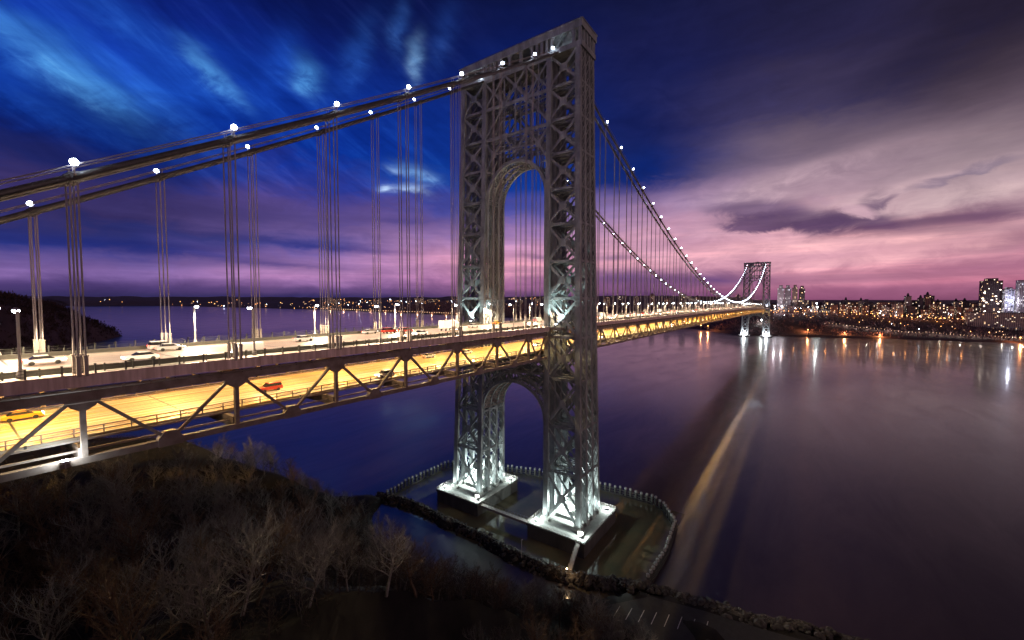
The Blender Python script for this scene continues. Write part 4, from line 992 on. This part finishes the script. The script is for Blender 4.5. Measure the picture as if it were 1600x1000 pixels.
while u < 1640:
    wpx = rb.uniform(7, 17); n_ += 1
    if not (1530 < u < 1600):
        building('apartment_block', '%s block from the left in the back row of the skyline' % nth(n_), u, u+wpx-1, 472+rb.uniform(-2.5,4.5), 1465+rb.uniform(0,40), rb.choice(['brick','tan','dark','brick']), 20, tank=1 if rb.random() < .3 else 0, group='apartment blocks in the back row of the skyline')
    u += wpx+rb.uniform(-1, 3)
u = 1208; n_ = 0
while u < 1510:
    wpx = rb.uniform(9, 20); n_ += 1
    building('apartment_block', '%s block from the left in the front row above the wooded bank' % nth(n_), u, u+wpx-1, 479+rb.uniform(-4,5), 1385+rb.uniform(0,30), rb.choice(['brick','tan','brick','dark']), 18, tank=1 if rb.random() < .2 else 0, group='apartment blocks in the front row above the bank')
    u += wpx+rb.uniform(0, 6)
n_ = 0
for u in [944,965,989,1015,1038,1062,1085,1110,1131,1150]:
    n_ += 1; building('apartment_block', '%s block from the left seen behind the lamps of the main span' % nth(n_), u, u+rb.uniform(5,9), 461+rb.uniform(-1,5), 1900, rb.choice(['dark','dark','brick']), 30, tank=1, group='blocks seen behind the lamps of the main span')
for u in [512,519,648,655,668,679,690,760,806,835]:
    n_ += 1; building('apartment_block', '%s block from the left on the hills behind the near tower' % nth(n_-10), u, u+rb.uniform(3,7), 467+rb.uniform(-2,4), 2500, rb.choice(['dark','brick']), 30, tank=1 if u > 700 else 0, group='blocks on the hills behind the near tower')

# lamps of the city
def city_lamp(x, y, z, r, mt, label, group, power=0, col=(1,.45,.15), pole=8):
    E_ = empty('street_lamp', label, 'street lamp', (x, y, z), group=group)
    MB().tube([(0,0,0),(0,0,pole)], max(.12, r*.15), 4).build('pole', M['pole'], E_)
    MB().lathe((0,0,pole), [(r*.3,-r),(r,-r*.3),(r,r*.3),(r*.3,r)], 6).build('lamp_glass', M[mt], E_)
    if power: lamp('lamp_light', E_, (-r-.6,0,pole), power, col, r*.8)
M['lamp_warm'] = glow('lamp_warm', (1,.58,.32), 4)
sh = [(1096,508),(1107,509),(1262,523),(1319,524),(1374,523),(1592,527)]
for i, (u, v) in enumerate(sh):
    x = 1222 if u < 1200 else 1212+max(0,(u-1400)*.12); p_ = on_x(u, v, x)
    gz = max(.5, far_ground(x, p_.y)); city_lamp(x-8, p_.y, gz, 1.2, 'lamp_sodium', '%s orange lamp from the left along the far waterline' % nth(i+1), 'orange lamps along the far waterline', 45000, (1,.35,.12), max(3, p_.z-gz))
rl = random.Random(9)
for i in range(46):
    u = 1205+395*i/45+rl.uniform(-3,3); x = 1372+rl.uniform(-6,14); p_ = on_x(u, 490, x); gz = far_ground(x, p_.y)
    city_lamp(x, p_.y, gz, .9, 'lamp_sodium' if rl.random() < .75 else 'lamp_warm', '%s lamp from the left along the street on top of the far bank' % nth(i+1), 'lamps along the street on the far bank', 2600 if i % 2 == 0 else 0, (1,.36,.10), 9)
for i in range(60):
    u = 1290+320*i/59; x = 1262+rl.uniform(-3,3); p_ = on_x(u, 512, x); gz = far_ground(x, p_.y)
    city_lamp(x, p_.y, gz+1, .42, 'lamp_warm', '%s small lamp from the left along the riverside parkway' % nth(i+1), 'small lamps along the riverside parkway', 2600 if i % 3 == 0 else 0, (1,.85,.7), 4)
for i in range(60):
    y = 1616+ (3665-1616)*(i/59)**1.25; x = lerp(FS, y)+14; d = math.hypot(x+144, y+96)
    city_lamp(x, y, max(1, far_ground(x, y)), d*.00055, 'lamp_warm', '%s lamp from the right along the distant shore road' % nth(i+1), 'lamps along the distant shore road', 30000 if i % 6 == 0 else 0, (1,.5,.25), 7)
# bright white glare at the bridge approach and by the church-like tower
for i, (u, v, x, pw, c) in enumerate([(1211,478,1380,30000,(1,.9,1)),(1222,479,1372,20000,(1,.85,.95)),(1276,474,1400,22000,(.9,1,1)),(1277,480,1395,12000,(.9,1,.9)),(1579,470,1386,30000,(.8,.8,1)),(1190,500,1230,20000,(.9,1,.9))]):
    p_ = on_x(u, v, x); city_lamp(x-6, p_.y, far_ground(x, p_.y), 1.6, 'lamp_white', '%s dazzling white mast light from the left on the far bank' % nth(i+1), 'white mast lights on the far bank', pw, c, max(5, p_.z-far_ground(x, p_.y)))
# innumerable small lights of the towns
for nm, mt, cnt, sd in (('orange', 'lamp_sodium', 300, 1), ('warm', 'lamp_warm', 240, 2), ('white', 'lamp_cable', 60, 3)):
    rr = random.Random(sd); tl = MB()
    for i in range(cnt):
        q = rr.random()
        if q < .42:
            u = rr.uniform(150, 640); y = 8500+abs(rr.gauss(0,700)); d = direction(u, 474); t = (y-CAM.y)/d.y; x = CAM.x+d.x*t
            if x > 1700: x = lerp(FS, 7000)+rr.uniform(0,500); y = CAM.y+(x-CAM.x)*d.y/d.x
            z = 8+abs(rr.gauss(0,32))
        elif q < .66:
            u = rr.uniform(470, 720) if rr.random() < .8 else rr.uniform(780,850); x = rr.uniform(1900, 3200); d = direction(u, 474); y = CAM.y+(x-CAM.x)*d.y/d.x; z = far_ground(x, y)+rr.uniform(3,22)
        else:
            u = 1200+420*rr.random(); x = rr.choice([rr.uniform(1290,1375), rr.uniform(1378,1385), rr.uniform(1378,1385)]); d = direction(u, 490); y = CAM.y+(x-CAM.x)*d.y/d.x; z = far_ground(x, y)+rr.uniform(2,20 if x > 1376 else 6)
        s = math.hypot(x-CAM.x, y-CAM.y)*rr.uniform(.00025,.0006)
        tl.add([(x,y,z-s),(x-s,y-s,z),(x+s,y-s,z),(x+s,y+s,z),(x-s,y+s,z),(x,y,z+s)], [(0,2,1),(0,3,2),(0,4,3),(0,1,4),(5,1,2),(5,2,3),(5,3,4),(5,4,1)])
    tag(tl.build('town_lights', M[mt]), 'countless small %s lights of the distant towns' % nm, 'town lights', kind='stuff')

# ------------------------------------------------------------------ vehicles
def make_vehicle(name, cat, paint, prof, roofp, w_, wheels, hl, tlz):
    T = empty(name, 'x', cat); L_ = max(p[0] for p in prof)
    MB().prism(prof, 'y', -w_/2, w_/2).build('body', paint, T)
    if roofp:
        g_ = MB(); g_.prism(roofp, 'y', -w_/2+.12, w_/2-.12); g_.build('windows', M['glass'], T)
        zt = max(p[1] for p in roofp); xr_ = [p[0] for p in roofp if p[1] > zt-.05]
        MB().box((min(xr_)-.05,-w_/2+.1,zt-.04), (max(xr_)+.05,w_/2-.1,zt+.06)).build('roof', paint, T)
    for x in wheels:
        for s in (-1, 1):
            y = s*(w_/2-.1); b = MB(); n = 12
            b.add([(x+.33*math.cos(6.2832*i/n), y+dy, .33+.33*math.sin(6.2832*i/n)) for dy in (-.12,.12) for i in range(n)], [tuple(range(n)), tuple(range(n,2*n))[::-1]]+[(i,i+n,(i+1)%n+n,(i+1)%n) for i in range(n)])
            b.build('wheel', M['tyre'], T)
    for s in (-1, 1):
        MB().cbox((L_-.0, s*(w_/2-.3), hl), (.12,.42,.2)).build('headlight', M['head'], T)
        MB().cbox((0, s*(w_/2-.25), tlz), (.12,.36,.22)).build('taillight', M['lamp_red'], T)
    return T
P_ = {n: mat('paint_'+n, c, .3) for n, c in dict(white=(.75,.75,.74), silver=(.5,.5,.52), red=(.35,.03,.02), yellow=(.7,.38,.03), black=(.04,.04,.045), blue=(.05,.10,.28)).items()}
sedan = ([(0,.35),(0,.85),(.5,.95),(3.3,.95),(4.4,.8),(4.5,.6),(4.5,.35)], [(.6,.95),(1.2,1.4),(2.6,1.42),(3.4,.95)])
suv = ([(0,.4),(0,1.05),(.2,1.1),(3.4,1.1),(4.5,.95),(4.6,.7),(4.6,.4)], [(.1,1.1),(.3,1.7),(2.7,1.74),(3.5,1.1)])
van = ([(0,.4),(0,2.1),(.1,2.2),(4.0,2.2),(4.7,1.3),(5.3,1.1),(5.4,.4)], None)
truck = ([(0,.9),(0,3.5),(6.2,3.5),(6.2,.9)], None)
vt = [make_vehicle('sedan','car',P_['white'],*sedan,1.8,(.85,3.6),.68,.75), make_vehicle('sedan','car',P_['silver'],*sedan,1.8,(.85,3.6),.68,.75), make_vehicle('sedan','taxi',P_['yellow'],*sedan,1.8,(.85,3.6),.68,.75),
      make_vehicle('suv','car',P_['white'],*suv,1.9,(.9,3.7),.8,.95), make_vehicle('suv','car',P_['red'],*suv,1.9,(.9,3.7),.8,.95), make_vehicle('van','van',P_['white'],*van,1.95,(1,4.4),.8,1.0), make_vehicle('sedan','car',P_['blue'],*sedan,1.8,(.85,3.6),.68,.75)]
vn = ['white sedan','silver sedan','yellow taxi','white suv','red suv','white van','blue sedan']
bt = make_vehicle('box_truck','truck',P_['white'],*truck,2.3,(1.2,5.2,7.3),1.0,1.0)
cb = MB(); cb.prism([(6.35,.5),(6.35,2.7),(7.6,2.7),(8.2,1.5),(8.3,.5)],'y',-1.1,1.1); cb.build('cab', P_['silver'], bt)
for o in list(bt.children):
    if o.name.startswith('headlight'): o.location.x += 2.1
vt.append(bt); vn.append('white box truck'); used = [False]*len(vt)
def traffic(lanes, zoff, deck, x0, x1, gap, gap2):
    for y, dr in lanes:
        x = x0+random.uniform(0, gap); n = 0
        while x < x1:
            k = random.choice([0,1,2,3,4,5,0,1,3,6,7,0]) if deck == 'upper' else random.choice([0,1,2,3,4,5,0,1,3])
            T = vt[k] if not used[k] else copy_tree(vt[k]); used[k] = True; n += 1
            T.location = (x, y, ZD(x)+zoff); T.rotation_euler = (0,0,0 if dr > 0 else math.pi)
            T['label'] = '%s %s from the left in the %s lane of the %s roadway' % (vn[k], nth(n), nm_l[y], deck); T['group'] = 'traffic on the %s roadway' % deck
            x += random.uniform(.6, 1.5)*(gap if x < 250 else gap2)
nm_l = {-11.3:'nearest', -8.1:'second nearest', -4.9:'third nearest', -1.7:'fourth nearest', 1.9:'fifth', 5.1:'sixth', 8.3:'seventh', 11.4:'farthest', -10.2:'nearest', -6.8:'second', -3.4:'third', 3.6:'fourth', 7.0:'fifth', 10.2:'sixth'}
traffic([(-11.3,-1),(-4.9,-1),(1.9,1)], -.35, 'upper', -185, 1040, 95, 150)
traffic([(5.1,1),(8.3,1),(11.4,1)], -.35, 'upper', -185, 1040, 46, 110)
traffic([(-10.2,-1),(-3.4,-1),(3.6,1),(7.0,1)], -9.6, 'lower', -190, 1000, 105, 200)
